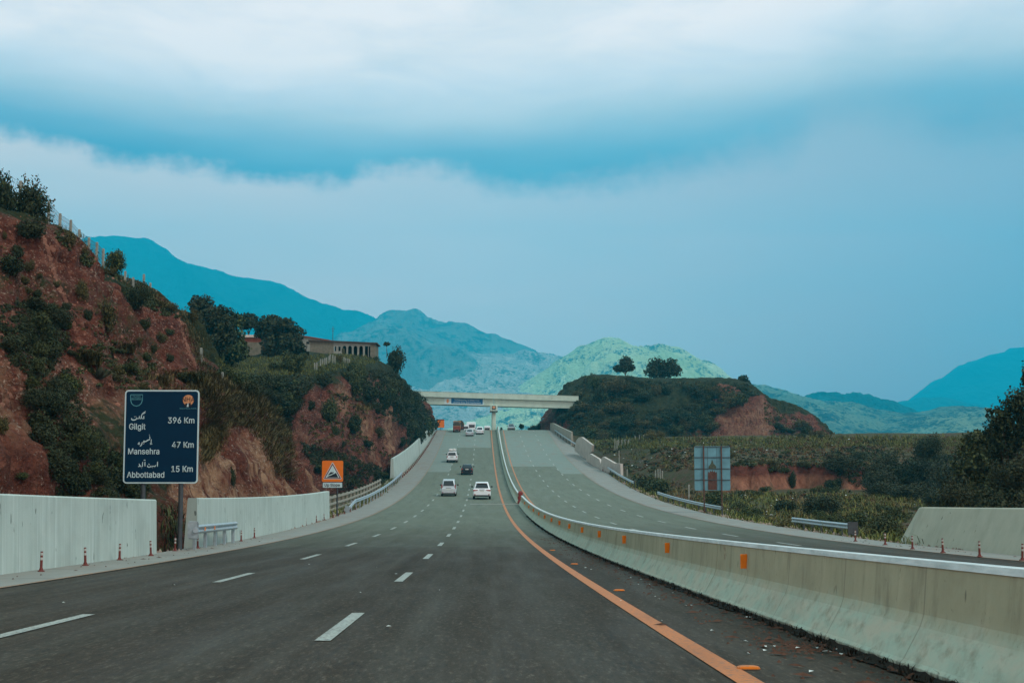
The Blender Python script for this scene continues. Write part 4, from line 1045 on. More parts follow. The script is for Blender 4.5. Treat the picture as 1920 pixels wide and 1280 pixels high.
def build_slope_sign():
    Y = 100.0; c = P(623.5, 883, Y); s = P(643.3, 883, Y).x-P(603.7, 883, Y).x; g = rz(Y)-.1
    t = thing('warning_sign', 'square orange up slope warning sign with a white plate, beyond the second wall', 'road sign', (c.x, Y, g)); zc_ = c.z-g
    MB().rings([[(a, y, zc_+b) for a, b in rrect(s, s, .10)] for y in (0, .02)]).build('panel', MATS['sign_orange'], t)
    u = s/505.0
    def X(p): return (p-430)*u
    def Z(q): return zc_-(q-415)*u
    def tri(pts, y0, y1): return MB().rings([[(X(p), y, Z(q)) for p, q in pts] for y in (y0, y1)])
    tri([(430, 205), (418, 212), (216, 592), (222, 602), (640, 602), (648, 592), (442, 212)], -.006, .004).build('triangle_edge', MATS['sign_white'], t)
    tri([(430, 222), (228, 588), (634, 588)], -.012, -.004).build('triangle_rim', MATS['sign_red'], t)
    tri([(430, 268), (262, 572), (600, 572)], -.018, -.010).build('triangle_field', MATS['sign_white'], t)
    mb = MB()
    def poly(pts): mb.add([(X(p), -.024, Z(q)) for p, q in pts], [tuple(range(len(pts)))])
    poly([(290, 562), (340, 530), (400, 512), (440, 486), (480, 474), (498, 462), (510, 452), (524, 470), (548, 520), (566, 552), (560, 562)])
    poly([(328, 494), (338, 482), (362, 470), (380, 456), (400, 448), (424, 444), (452, 432), (462, 438), (456, 452), (430, 470), (400, 486), (372, 496), (350, 508), (336, 508)])
    poly([(352, 462), (380, 440), (416, 432), (424, 440), (396, 450), (370, 464)])
    mb.build('car_on_slope_symbol', MATS['sign_black'], t)
    p2 = MB().rings([[(X(433)+a, y, Z(745)+b) for a, b in rrect(480*u, 138*u, .05)] for y in (0, .02)]).build('name_plate', MATS['sign_black'], t)
    MB().rings([[(X(433)+a, y, Z(745)+b) for a, b in rrect(462*u, 120*u, .045)] for y in (-.006, .016)]).build('plate_face', MATS['sign_white'], p2)
    mb = MB(); put_text(mb, 'Up Slope', 66*u, X(425), Z(775), -.012, 'CENTER', .015, .95); mb.build('lettering', MATS['sign_black'], p2)
    x = P(632, 935, Y).x-c.x; MB().cyl((x, .07, -.8), (x, .07, zc_+s*.45), .055).build('post', MATS['post_steel'], t)
build_slope_sign()

def build_sign_back():
    Y = 106.0; x0, x1 = P(1302, 870, Y).x, P(1369, 870, Y).x; z1, z0 = P(1335, 836, Y).z, P(1335, 919, Y).z; w = x1-x0; h = z1-z0; cx = (x0+x1)/2
    g = drop(cx, Y).z
    t = thing('sign_back', 'back of a large panelled metal road sign with a rust stain, in the right field', 'road sign', (cx, Y, g)); zb = z0-g
    MB().rings([[(a, y, zb+h/2+b) for a, b in rrect(w, h, .14)] for y in (0, .02)]).build('panel', MATS['sign_back_metal'], t)
    mb = MB()
    for k in (.24, .49, .745): mb.box((0, -.03, zb+h*k), (w*.99, .04, .05))
    mb.box((0, -.03, zb+h*.985), (w*.96, .04, .04)); mb.build('cross_rail', MATS['post_steel'], t)
    for k in (-.245, .25): MB().box((w*k, -.10, (zb+h-.9)/2), (.10, .10, zb+h+.9), .012).build('post', MATS['rust'], t)
    mb = MB()
    for k in (-.13, .13, ): mb.box((w*k, -.012, zb+h/2), (.02, .02, h*.98))
    mb.build('seam', MATS['post_steel'], t)
    mb = MB(); pts = [(-.122, .01), (-.122, .40), (-.10, .43), (-.085, .39), (-.06, .45), (-.02, .42), (.0, .47), (.03, .41), (.06, .45), (.09, .40), (.122, .42), (.122, .01)]
    mb.add([(w*a, -.006, zb+h*b) for a, b in pts], [tuple(range(len(pts)))]); mb.build('rust_stain', MATS['rust'], t)
    mb = MB(); pts = [(-.11, .50), (-.10, .55), (-.06, .58), (-.03, .63), (-.01, .70), (.015, .66), (.04, .60), (.085, .57), (.11, .53), (.10, .50), (.03, .485), (-.05, .49)]
    mb.add([(w*a, -.006, zb+h*b) for a, b in pts], [tuple(range(len(pts)))]); mb.build('mud_stain', MATS['mud'], t)
build_sign_back()

def build_crest_sign():
    Y = 309; c = P(826.5, 793.5, Y); w = P(833, 793, Y).x-P(820, 793, Y).x; h = P(826, 786.5, Y).z-P(826, 802, Y).z; g = rz(Y)-.2
    t = thing('warning_sign', 'small orange sign at the crest past the end of the far left wall', 'road sign', (c.x, Y, g))
    MB().rings([[(a, y, c.z-g+b) for a, b in rrect(w, h, .08)] for y in (0, .03)]).build('panel', MATS['sign_orange'], t)
    MB().rings([[(a, y, c.z-g+h*.44+b) for a, b in rrect(w, h*.12, .05)] for y in (-.02, .0)]).build('header_strip', MATS['sign_red'], t)
    MB().cyl((0, .08, -.5), (0, .08, c.z-g), .06).build('post', MATS['post_steel'], t)
    Y = 330; c = P(1019, 790, Y)
    t = thing('sign_back', 'small pale back of a road sign at the right of the crest', 'road sign', (c.x, Y, rz(Y)-.4)); w = 1.0; h = 1.9; zz = c.z-rz(Y)+.4
    MB().box((0, 0, zz), (w, .03, h), .01).build('panel', MATS['sign_back_metal'], t)
    mb = MB(); 
    for k in (-.3, 0, .3): mb.box((0, -.03, zz+h*k), (w*.98, .03, .06))
    mb.build('cross_rail', MATS['post_steel'], t)
    for k in (-.3, .3): MB().box((k, -.06, zz/2), (.09, .06, zz+h), .01).build('post', MATS['post_steel'], t)
build_crest_sign()

# ------------------------------------------------------------------ bridge
def build_bridge():
    Y = 311.0; dep = 8.0
    A, B = P(786, 733, Y), P(1083, 742, Y); pc = P(926, 760, Y)
    t = thing('overpass_bridge', 'pale concrete overpass crossing the road at the crest on one slim central pier', 'bridge', (pc.x, Y, rz(Y)))
    o = Vector((pc.x, Y, rz(Y)))
    def ztop(x): return A.z+(B.z-A.z)*(x-A.x)/(B.x-A.x)
    ph = 1.32; gd = 1.75
    xl, xr = A.x-9, B.x+.2
    def run(x0, x1, zt0, zt1, y0, y1):
        return [[(x-o.x, y-o.y, ztop(x)+dz-o.z) for y, dz in ((y0, zt1), (y0, zt0), (y1, zt0), (y1, zt1))] for x in (x0, x1)]
    for x0, x1 in ((xl, pc.x-.06), (pc.x+.06, xr)):
        MB().rings(run(x0, x1, -.04, -ph, Y-.25, Y)).build('parapet', MATS['bridge_concrete'], t)
        MB().rings(run(x0, x1 if x1 < xr else xr-1.0, -ph-.02, -ph-gd, Y+.28, Y+1.0)).build('girder', MATS['bridge_concrete'], t)
        MB().rings(run(x0, x1, -ph+.12, -ph-.02, Y+.002, Y+dep)).build('deck_slab', MATS['bridge_concrete'], t)
        MB().rings(run(x0, x1 if x1 < xr else xr-1.0, -ph-.02, -ph-gd, Y+dep-1.4, Y+dep-.6)).build('girder', MATS['bridge_concrete'], t)
        MB().rings(run(x0, x1, -.04, -ph+.12, Y+dep-.25, Y+dep)).build('parapet', MATS['bridge_concrete'], t)
        MB().rings(run(x0, x1, .0, -.04, Y-.30, Y+.05)).build('coping', MATS['bridge_concrete'], t)
    MB().rings(run(xl, A.x+.8, .32, .26, Y-.1, Y-.05)).build('handrail', MATS['galvanised'], t)
    zt = ztop(pc.x)-ph-gd+.22-o.z
    # cap
    cw = 13.5*Y/F/ .999
    cap = MB().box((0, 3.9, zt-.72), (cw, dep+.4, 1.45), .05).build('pier_cap', MATS['bridge_concrete'], t)
    MB().box((0, 3.9, zt-1.50), (cw*1.10, dep+.6, .14), .02).build('cap_ledge', MATS['post_steel'], cap)
    MB().box((0, -.33, zt-.62), (.92, .06, .86), .02).build('emblem_plate', MATS['sign_black'], cap)
    MB().rings([[(.36*math.cos(2*PI*k/16), y, zt-.55+.32*math.sin(2*PI*k/16)) for k in range(16)] for y in (-.39, -.35)]).build('emblem', MATS['logo_orange'], cap)
    MB().rings([[(a, 3.9+b, z) for a, b in rrect(.98*s, 6.4, .3)] for z, s in ((-1.2, 1.12), (.5, 1.08), (zt-1.5, 1))]).build('pier', MATS['bridge_concrete'], t)
    # banner hung on the girder
    x0, x1 = P(833, 750, Y).x, P(907, 752, Y).x; w = x1-x0; h = 1.62; cx = (x0+x1)/2; ang = math.atan((B.z-A.z)/(B.x-A.x))
    b = thing('banner', 'blue banner with two lines of white lettering hung on the left half of the bridge', 'banner', (cx, Y+.24, ztop(cx)-ph-.04-h/2), (0, -ang, 0))
    MB().box((0, 0, 0), (w, .04, h), .005).build('frame', MATS['sign_white'], b)
    MB().box((w*.075, -.025, .10), (w*.80, .02, h*.78)).build('cloth', MATS['banner_blue'], b)
    MB().rings([[(-w*.415+a, y, q) for a, q in rrect(.55, .95, .2)] for y in (-.035, -.02)]).build('crest', MATS['logo_orange'], b)
    mb = MB(); put_text(mb, 'Endeavouring To Make Your', .36, w*.075, .18, -.04, 'CENTER', .0, .92); mb.build('lettering', MATS['sign_white'], b); mb = MB(); put_text(mb, 'Journey Easy And Comfortable', .36, w*.075, -.42, -.04, 'CENTER', .0, .92)
    mb.build('lettering', MATS['sign_white'], b)
build_bridge()

# ------------------------------------------------------------------ house on the bluff
def build_house():
    Y = 238.0
    def q(px, py, y=Y): return P(px, py, y)
    a = q(581, 664); o = Vector((a.x, Y, a.z))
    t = thing('farmhouse', 'low grey block house with four arches and flat roof on the left bluff', 'house', o)
    k = Y/F
    L = 122*k                                             # whole front length
    H0 = 24.5*k; H1 = 20.5*k
    def hz(x): return H0+(H1-H0)*x/L
    def gz(x): return -.35*x/L*1.0
    # gable wall and front: solid part, then the arcade
    x1 = 44*k; x2 = 112*k
    slant = 2.2                                           # the front turns away a little
    def fy(x): return max(0, x-x1)*.12
    mb = MB(); R = [[(x, fy(x), -1.2), (x, fy(x), hz(x)), (x, fy(x)+.28, hz(x)), (x, fy(x)+.28, -1.2)] for x in (0, x1*.5, x1)]; mb.rings(R)
    mb.build('wall', MATS['block_wall'], t)
    MB().rings([[(x, fy(x)+y, z) for y, z in ((.02, -1.2), (.02, hz(x)), (.26, hz(x)), (.26, -1.2))] for x in (x2, L)]).build('wall', MATS['block_wall'], t)
    # arcade front as one pierced wall
    mb = MB(); bays = [(x1, x1+6.5*k, 'w'), (x1+6.5*k, x1+15*k, 'w')]
    xa = x1+15*k; bw = (x2-12*k-xa)/4
    def pier(u0, u1, z0, z1):
        R = [[(x, fy(x)+.01, z0), (x, fy(x)+.01, z1 if z1 else hz(x)), (x, fy(x)+.25, z1 if z1 else hz(x)), (x, fy(x)+.25, z0)] for x in (u0, u1)]; mb.rings(R)
    edges = [x1+.01]
    for u0, u1, _ in bays:                                 # two small windows
        w0, w1 = u0+(u1-u0)*.28, u0+(u1-u0)*.78
        pier(u0+.005, w0, -1.2, None); pier(w1, u1-.005, -1.2, None); pier(w0, w1, -1.2, H1*.30); pier(w0, w1, H1*.72, None)
    for i in range(4):
        u0 = xa+bw*i; u1 = u0+bw; c = .16*bw
        pier(u0, u0+c, -1.2, H1*.62); zs = H1*.60; R0 = (bw-2*c)/2; mid = (u0+u1)/2
        n = 10; top = [(u, hz(u)) for u in np.linspace(u0, u1, n+1)]
        inn = [(u0, zs), ]+[(mid-R0*math.cos(PI*j/n), zs+min(R0*1.15*math.sin(PI*j/n), hz(mid)-zs-.12)) for j in range(n+1)]+[(u1, zs)]
        full = inn; ts = np.linspace(u0, u1, len(full))
        R = [[(p, fy(p)+.01, z), (tt, fy(tt)+.01, hz(tt)), (tt, fy(tt)+.25, hz(tt)), (p, fy(p)+.25, z)] for (p, z), tt in zip(full, ts)]
        mb.rings(R); pier(u1-c+.004, u1-.004, -1.2, H1*.62)
    u0 = xa+4*bw; pier(u0, u0+2*k, -1.2, None); pier(u0+2*k, x2-.02, H1*.78, None); pier(u0+8*k, u0+9*k, -1.2, H1*.78)
    mb.build('arcade', MATS['plaster_pale'], t)
    # dark room behind the openings
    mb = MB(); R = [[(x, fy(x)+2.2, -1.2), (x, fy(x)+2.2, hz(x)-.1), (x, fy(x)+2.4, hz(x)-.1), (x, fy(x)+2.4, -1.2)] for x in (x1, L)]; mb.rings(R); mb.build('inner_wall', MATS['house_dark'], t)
    R = [[(x, fy(x)-.35, hz(x)+.01), (x, fy(x)-.35, hz(x)+.24), (x, fy(x)+7, hz(x)+.24), (x, fy(x)+7, hz(x)+.01)] for x in (-.3, x1, L+.35)]
    MB().rings(R).build('roof', MATS['roof_slab'], t)
    MB().rings([[(0, .3, -1.2), (0, .3, hz(0)-.02), (0, 6.8, hz(0)-.02), (0, 6.8, -1.2)], [(.25, .3, -1.2), (.25, .3, hz(0)-.02), (.25, 6.8, hz(0)-.02), (.25, 6.8, -1.2)]]).build('side_wall', MATS['block_wall'], t)
    MB().rings([[(L-.25, 1.2, -1.2), (L-.25, 1.2, H1-.02), (L-.25, 7.5, H1-.02), (L-.25, 7.5, -1.2)], [(L, 1.2, -1.2), (L, 1.2, H1-.02), (L, 7.5, H1-.02), (L, 7.5, -1.2)]]).build('side_wall', MATS['block_wall'], t)
    # second building behind to the left
    Y2 = 250.0; p0, p1 = P(556, 656, Y2), P(618, 656, Y2); k2 = Y2/F; L2 = p1.x-p0.x
    t = thing('farm_building', 'plastered flat-roofed building just behind the left end of the arched house', 'house', (p0.x, Y2, p0.z)); h2 = 27*k2
    MB().rings([[(x, y, z) for y, z in ((0, -2), (0, h2-.16*x), (6, h2-.16*x), (6, -2))] for x in (0, L2)]).build('wall', MATS['plaster_pale'], t)
    MB().rings([[(x, y, z) for y, z in ((-.3, h2-.16*x+.005), (-.3, h2-.16*x+.2), (6.3, h2-.16*x+.2), (6.3, h2-.16*x+.005))] for x in (-.3, L2+.3)]).build('roof', MATS['brick_red'], t)
    MB().box((L2*.34, -.01, h2*.50), (6*k2, .06, 4.5*k2)).build('window', MATS['house_dark'], t)
    p = P(620, 634, 244); z0 = P(620, 640, 244).z
    t = thing('antenna_mast', 'thin antenna mast standing above the roof of the arched house', 'antenna', (p.x, 247.5, z0-1))
    MB().cyl((0, 0, -3), (0, 0, 4.2), .07, .05).build('pole', MATS['post_steel'], t)
    mb = MB(); mb.cyl((-.35, 0, 3.7), (.35, 0, 3.7), .03); mb.cyl((-.25, 0, 3.3), (.25, 0, 3.3), .03); mb.build('aerial', MATS['post_steel'], t)
    # red-brick shed with a pale roof between the trees
    Y3 = 214.0; p0, p1 = P(452, 655, Y3), P(498, 655, Y3); L3 = p1.x-p0.x; k3 = Y3/F
    t = thing('brick_shed', 'red brick shed with a pale roof showing between the trees on the left bluff', 'shed', (p0.x, Y3, p0.z))
    MB().rings([[(x, y, z) for y, z in ((0, -3), (0, 22*k3), (4, 24*k3), (4, -3))] for x in (0, L3)]).build('wall', MATS['brick_red'], t)
    MB().rings([[(x, y, z) for y, z in ((-.4, 22.5*k3), (-.4, 27*k3), (4.3, 29.5*k3), (4.3, 25*k3))] for x in (-.3, L3+.5)]).build('roof', MATS['pale_roof'], t)
    MB().rings([[(x, y, z) for y, z in ((-1.2, -3), (-1.2, 13*k3-.02*x), (-1.0, 13*k3-.02*x), (-1.0, -3))] for x in (0, L3+.6)]).build('yard_wall', MATS['block_wall'], t)
build_house()

# ------------------------------------------------------------------ fences
def post_mb(x, y, z, h, w=.13):
    return MB().rings([[(x+a*s, y+b*s, z+q) for a, b in ((-.5, -.5), (.5, -.5), (.5, .5), (-.5, .5))] for q, s in ((-.9, w), (h-.05, w), (h, w*.7))])
def build_fences():
    # wire fence along the ridge of the left hill
    def ridge(name, label, tops, X, hh=1.55):
        t = thing(name, label, 'fence'); pts = []
        for px, py in tops:
            p = PX(px, py, X); z = p.z-hh; pts.append((p.x, p.y, z)); post_mb(p.x, p.y, z, hh, .15).build('post', MATS['concrete_post'], t)
        mb = MB()
        for (x0, y0, z0), (x1, y1, z1) in zip(pts, pts[1:]):
            for h in (.15, .5, .85, 1.2, 1.45):
                mb.cyl((x0, y0, z0+h), (x1, y1, z1+h), .007, n=4)
            n = 14
            for k in range(n):
                a, b = k/n, (k+2.5)/n
                if b > 1: continue
                mb.cyl((x0+(x1-x0)*a, y0+(y1-y0)*a, z0+(z1-z0)*a+.15), (x0+(x1-x0)*b, y0+(y1-y0)*b, z0+(z1-z0)*b+1.45), .0045, n=3)
                mb.cyl((x0+(x1-x0)*b, y0+(y1-y0)*b, z0+(z1-z0)*b+.15), (x0+(x1-x0)*a, y0+(y1-y0)*a, z0+(z1-z0)*a+1.45), .0045, n=3)
        mb.build('wire_mesh', MATS['wire'], t)
    ridge('wire_fence', 'wire mesh fence on concrete posts along the skyline of the left clay hill', [(-20, 304), (39, 339), (92, 376), (113, 400), (133, 412), (149, 430), (167, 445), (182, 454), (194, 466)], -27.9)
    ridge('wire_fence', 'lower stretch of post fence past the round bush on the left hill', [(235, 508), (250, 520), (270, 514), (282, 530), (293, 544)], -27.5, 1.9)
    def posts(label, cat, lst, rails=False, name='post_fence', hmin=.5, grp=None, w=.14):
        t = thing(name, label, cat, group=grp); pp = []
        for px, pt, pb in lst:
            loc, _ = hit(px, pb, 700)
            if loc is None: continue
            h = P(px, pt, loc.y).z-loc.z; h = min(max(h, hmin), 2.6); post_mb(loc.x, loc.y, loc.z, h, w).build('post', MATS['concrete_post'], t); pp.append((loc, h))
        if len(pp) > 1:
            mb = MB()
            for (a, ha), (b, hb) in zip(pp, pp[1:]):
                if (a-b).length > 14: continue
                for f in (.35, .65, .9): mb.cyl(a+Vector((0, 0, ha*f)), b+Vector((0, 0, hb*f)), .012, n=4)
            mb.build('wire', MATS['wire'], t)
    posts('row of pale concrete fence posts on the grass edge below the arched house', 'fence', [(590, 680, 694), (594, 679, 693), (601, 673, 686), (605, 673, 685), (609, 671, 684), (612, 670, 683), (617, 667, 681), (619, 664, 677), (624, 665, 680), (628, 667, 681)])
    posts('second short row of concrete posts right of the first, below the arched house', 'fence', [(645, 669, 680), (648, 671, 681), (652, 672, 681), (655, 673, 682)])
    for px, pt, pb, lab in ((377, 652, 672, 'lone concrete post standing in the grass left of the dark trees'), (417, 703, 717, 'short concrete post in the scrub above the blue sign'), (715, 661, 672, 'pale stub post near the right end of the bluff top')):
        loc, _ = hit(px, pb, 700)
        if loc is not None:
            h = max(.8, P(px, pt, loc.y).z-loc.z); t = tag(post_mb(0, 0, 0, min(h, 2), .16).build('fence_post', MATS['concrete_post'], loc=loc), lab, 'post')
    posts('old fence of concrete posts with sagging wires beside the right guardrails', 'fence', [(1161, 844, 868), (1176, 879, 893), (1205, 892, 904), (1229, 881, 897), (1234, 879, 897), (1238, 879, 897), (1242, 882, 897), (1292, 908, 937)])
    posts('line of concrete fence posts at the foot of the mesa on the right', 'fence', [(1153, 822, 846), (1157, 826, 846), (1160, 824, 838), (1166, 824, 836), (1172, 823, 836), (1178, 824, 834), (1191, 817, 828), (1199, 815, 825), (1207, 815, 824), (1214, 814, 823), (1223, 814, 822), (1226, 814, 822)])
    # grey post and rail fence behind the orange sign
    t = thing('rail_fence', 'weathered grey post and rail fence behind the orange up slope sign', 'fence'); xs = lambda y: -13.1+.004*(y-104)
    for y in np.arange(104, 162, 3.4):
        z = ground_h(np.array([xs(y)]), np.array([y]))[0][0]; post_mb(xs(y), y, z, 1.75, .16).build('post', MATS['old_concrete'], t)
    for h in (.55, 1.05, 1.6):
        mb = MB()
        ys = np.arange(104, 163, 3.4); R = [[(xs(y)+.13+a, y, ground_h(np.array([xs(y)]), np.array([y]))[0][0]+h+b) for a, b in ((-.04, -.09), (.04, -.09), (.04, .09), (-.04, .09))] for y in ys]
        mb.rings(R); mb.build('rail', MATS['old_concrete'], t)
    # channel kerb lying behind the long guardrail
    mb = MB(); R = []
    for y in np.arange(104, 186, 3.0):
        x = SL(y)-.95-.6*sstep(y, 150, 183); z = rz(y)-.12; R.append([(x-.14, y, z-.4), (x-.14, y, z+.10), (x+.14, y, z+.10), (x+.14, y, z-.4)])
    mb.rings(R); tag(mb.build('kerb', MATS['old_concrete']), kind='structure')
build_fences()
# ------------------------------------------------------------------ vehicles
def car(name, label, cat, paint, L, Wd, H, belt, y_rear, y_roof0, y_roof1, y_front, hw_roof, wheel_r=.33, clear=.22, hood=.95, facing=0, rear_glass=(.12, .9), plate_z=.7, light='side', rack=False, spoiler=False, group=None):
    """rear at -L/2; greenhouse from y_rear (belt) over y_roof0..y_roof1 to y_front"""
    t = thing(name, label, cat, group=group)
    hw = Wd/2; P_ = MATS[paint]
    def ring(y, z0, z1, w, tuck=.06):
        zm = z0+(z1-z0)*.42
        pts = [(-w+.10, z0), (-w+tuck*.5, z0+.05), (-w, zm-.08), (-w, zm+.1), (-w+tuck*.6, z1-.05), (-w+.16, z1)]
        return [(x, y, z) for x, z in pts]+[(-x, y, z) for x, z in pts[::-1]]
    r = -L/2
    body = MB(); body.rings([ring(r, clear+.12, belt-.22, hw-.12), ring(r+.05, clear+.04, belt-.08, hw-.05), ring(r+.22, clear, belt, hw), ring(r+L*.3, clear, belt, hw), ring(r+L*.62, clear, belt-.02, hw),
                             ring(y_front+.1, clear, belt-.05, hw-.01), ring(L/2-.5, clear, hood, hw-.05), ring(L/2-.14, clear+.05, hood-.14, hw-.13), ring(L/2, clear+.14, hood-.32, hw-.25)])
    def gl(z, y0, y1, w): return [(a, (y0+y1)/2+b, z) for a, b in rrect(2*w, y1-y0, min(.16, w*.3), 3)]
    hb = hw-.09
    steps = [(0, 0), (.5, .42), (.86, .84), (.96, .95), (1, 1.08)]
    R = []
    for a, b in steps:
        z = belt-.03+(H-belt+.03)*a
        R.append(gl(z, y_rear+(y_roof0-y_rear)*b, y_front+(y_roof1-y_front)*b, hb+(hw_roof-hb)*b))
    body.rings(R)
    bo = body.build('body', P_, t, sm=False)
    # glazing, set just proud of the greenhouse
    def rear_plane(a, e): z = belt-.03+(H-belt+.03)*a; b = np.interp(a, [0, .5, .86, .96], [0, .42, .84, .95]); return y_rear+(y_roof0-y_rear)*b-e, z, hb+(hw_roof-hb)*b
    def front_plane(a, e): z = belt-.03+(H-belt+.03)*a; b = np.interp(a, [0, .5, .86, .96], [0, .42, .84, .95]); return y_front+(y_roof1-y_front)*b+e, z, hb+(hw_roof-hb)*b
    for nm, pl, a0, a1 in (('rear_window', rear_plane, *rear_glass), ('windscreen', front_plane, .08, .88)):
        mb = MB(); V = []
        for a in np.linspace(a0, a1, 4):
            y, z, w = pl(a, .014); w2 = w-.13-.02*a; V += [(-w2, y, z), (w2, y, z)]
        mb.add(V, [(2*i, 2*i+1, 2*i+3, 2*i+2) for i in range(3)]); mb.build(nm, MATS['car_glass'], t)
    for s in (-1, 1):
        for u0, u1 in ((.08, .47), (.51, .9)):
            mb = MB(); V = []
            for a in (.14, .5, .84):
                b = np.interp(a, [0, .5, .86, .96], [0, .42, .84, .95]); z = belt-.03+(H-belt+.03)*a; w = hb+(hw_roof-hb)*b+.012
                ya, yb = y_rear+(y_roof0-y_rear)*b+.1, y_front+(y_roof1-y_front)*b-.1
                V += [(s*w, ya+(yb-ya)*u0, z), (s*w, ya+(yb-ya)*u1, z)]
            mb.add(V, [(0, 1, 3, 2), (2, 3, 5, 4)]); mb.build('side_window', MATS['car_glass'], t)
        mb = MB(); mb.rings([[(s*(hw+.02+d), y_front-.25+b*.5, belt+.10+a) for a, b in rrect(.17*k, .22*k, .05*k, 2)] for d, k in ((0, .6), (.03, 1), (.16, 1), (.20, .7))]); mb.build('mirror', MATS['car_trim'], t)
        for yy in (r+L*.19, L/2-L*.185):
            x0, x1 = s*(hw-.20), s*(hw+.005)
            w_ = MB().rings([[(x, yy+q*wheel_r*math.cos(2*PI*k/18), wheel_r+q*wheel_r*math.sin(2*PI*k/18)) for k in range(18)] for x, q in ((x0, .9), (x0+s*.03, 1), (x1-s*.03, 1), (x1, .9))]).build('wheel', MATS['tyre_rubber'], t)
            MB().cyl((x1-s*.01, yy, wheel_r), (x1+s*.008, yy, wheel_r), wheel_r*.6, wheel_r*.55, 14).build('rim', MATS['wheel_rim'], w_)
        if light == 'side':
            MB().box((s*(hw-.15), r+.10, belt-.17), (.22, .16, .34), .03).build('tail_light', MATS['tail_red'], t)
        elif light == 'wide':
            MB().rings([[(s*x, y, z) for x, z in ((hw-.03, belt-.10), (hw-.03, belt-.26), (hw-.30, belt-.24), (hw-.56, belt-.16), (hw-.50, belt-.11))] for y in (r+.0, r+.16)]).build('tail_light', MATS['tail_red'], t)
        else:
            MB().box((s*(hw-.11), r+.12, belt-.02), (.13, .16, .5), .03).build('tail_light', MATS['tail_red'], t)
        MB().box((s*(hw-.22), L/2-.16, hood-.24), (.30, .18, .16), .03).build('headlight', MATS['lamp_clear'], t)
        MB().box((s*(hw-.20), r+.0, clear+.20), (.16, .05, .07), .01).build('reflector', MATS['tail_red'], t)
    MB().box((0, r+.05, clear+.06), (Wd-.22, .18, .16), .04).build('rear_bumper', MATS['car_trim'], t)
    MB().box((0, L/2-.06, clear+.2), (Wd-.5, .18, .2), .04).build('front_grille', MATS['car_trim'], t)
    MB().box((0, r+.006, plate_z), (.46, .05, .14), .006).build('number_plate', MATS['plate_white'], t)
    MB().box((0, r+.03, plate_z+.13), (.62, .06, .05), .01).build('boot_handle', MATS['car_trim'], t)
    mb = MB(); mb.cyl((.45, r+.06, clear+.02), (.45, r-.02, clear+.02), .035); mb.build('exhaust', MATS['car_trim'], t)
    mb = MB(); mb.box((0, 0, clear+.02), (Wd-.35, L-1.0, .12)); mb.build('underbody', MATS['car_trim'], t)
    if spoiler: MB().box((0, y_roof0-.10, H-.06), (hw_roof*1.7, .26, .05), .015).build('spoiler', P_, t)
    if rack:
        mb = MB()
        for s in (-1, 1): mb.tube([(s*(hw_roof-.1), y_roof0+.2, H+.01), (s*(hw_roof-.1), y_roof0+.3, H+.09), (s*(hw_roof-.1), y_roof1-.3, H+.09), (s*(hw_roof-.1), y_roof1-.2, H+.01)], .022)
        for y in np.linspace(y_roof0+.4, y_roof1-.4, 3): mb.cyl((-hw_roof+.1, y, H+.09), (hw_roof-.1, y, H+.09), .02)
        mb.build('roof_rack', MATS['car_trim'], t)
    return t
def park(t, px, py, flip=False, dy=0.0, L=4.5):
    p = on_road(px, py); y = p.y+L/2*(.9)+dy
    t.location = (p.x*y/p.y if False else p.x, y, rz(y)+.012)
    t.rotation_euler = (rslope(y)*(-1 if flip else 1), 0, PI if flip else 0)
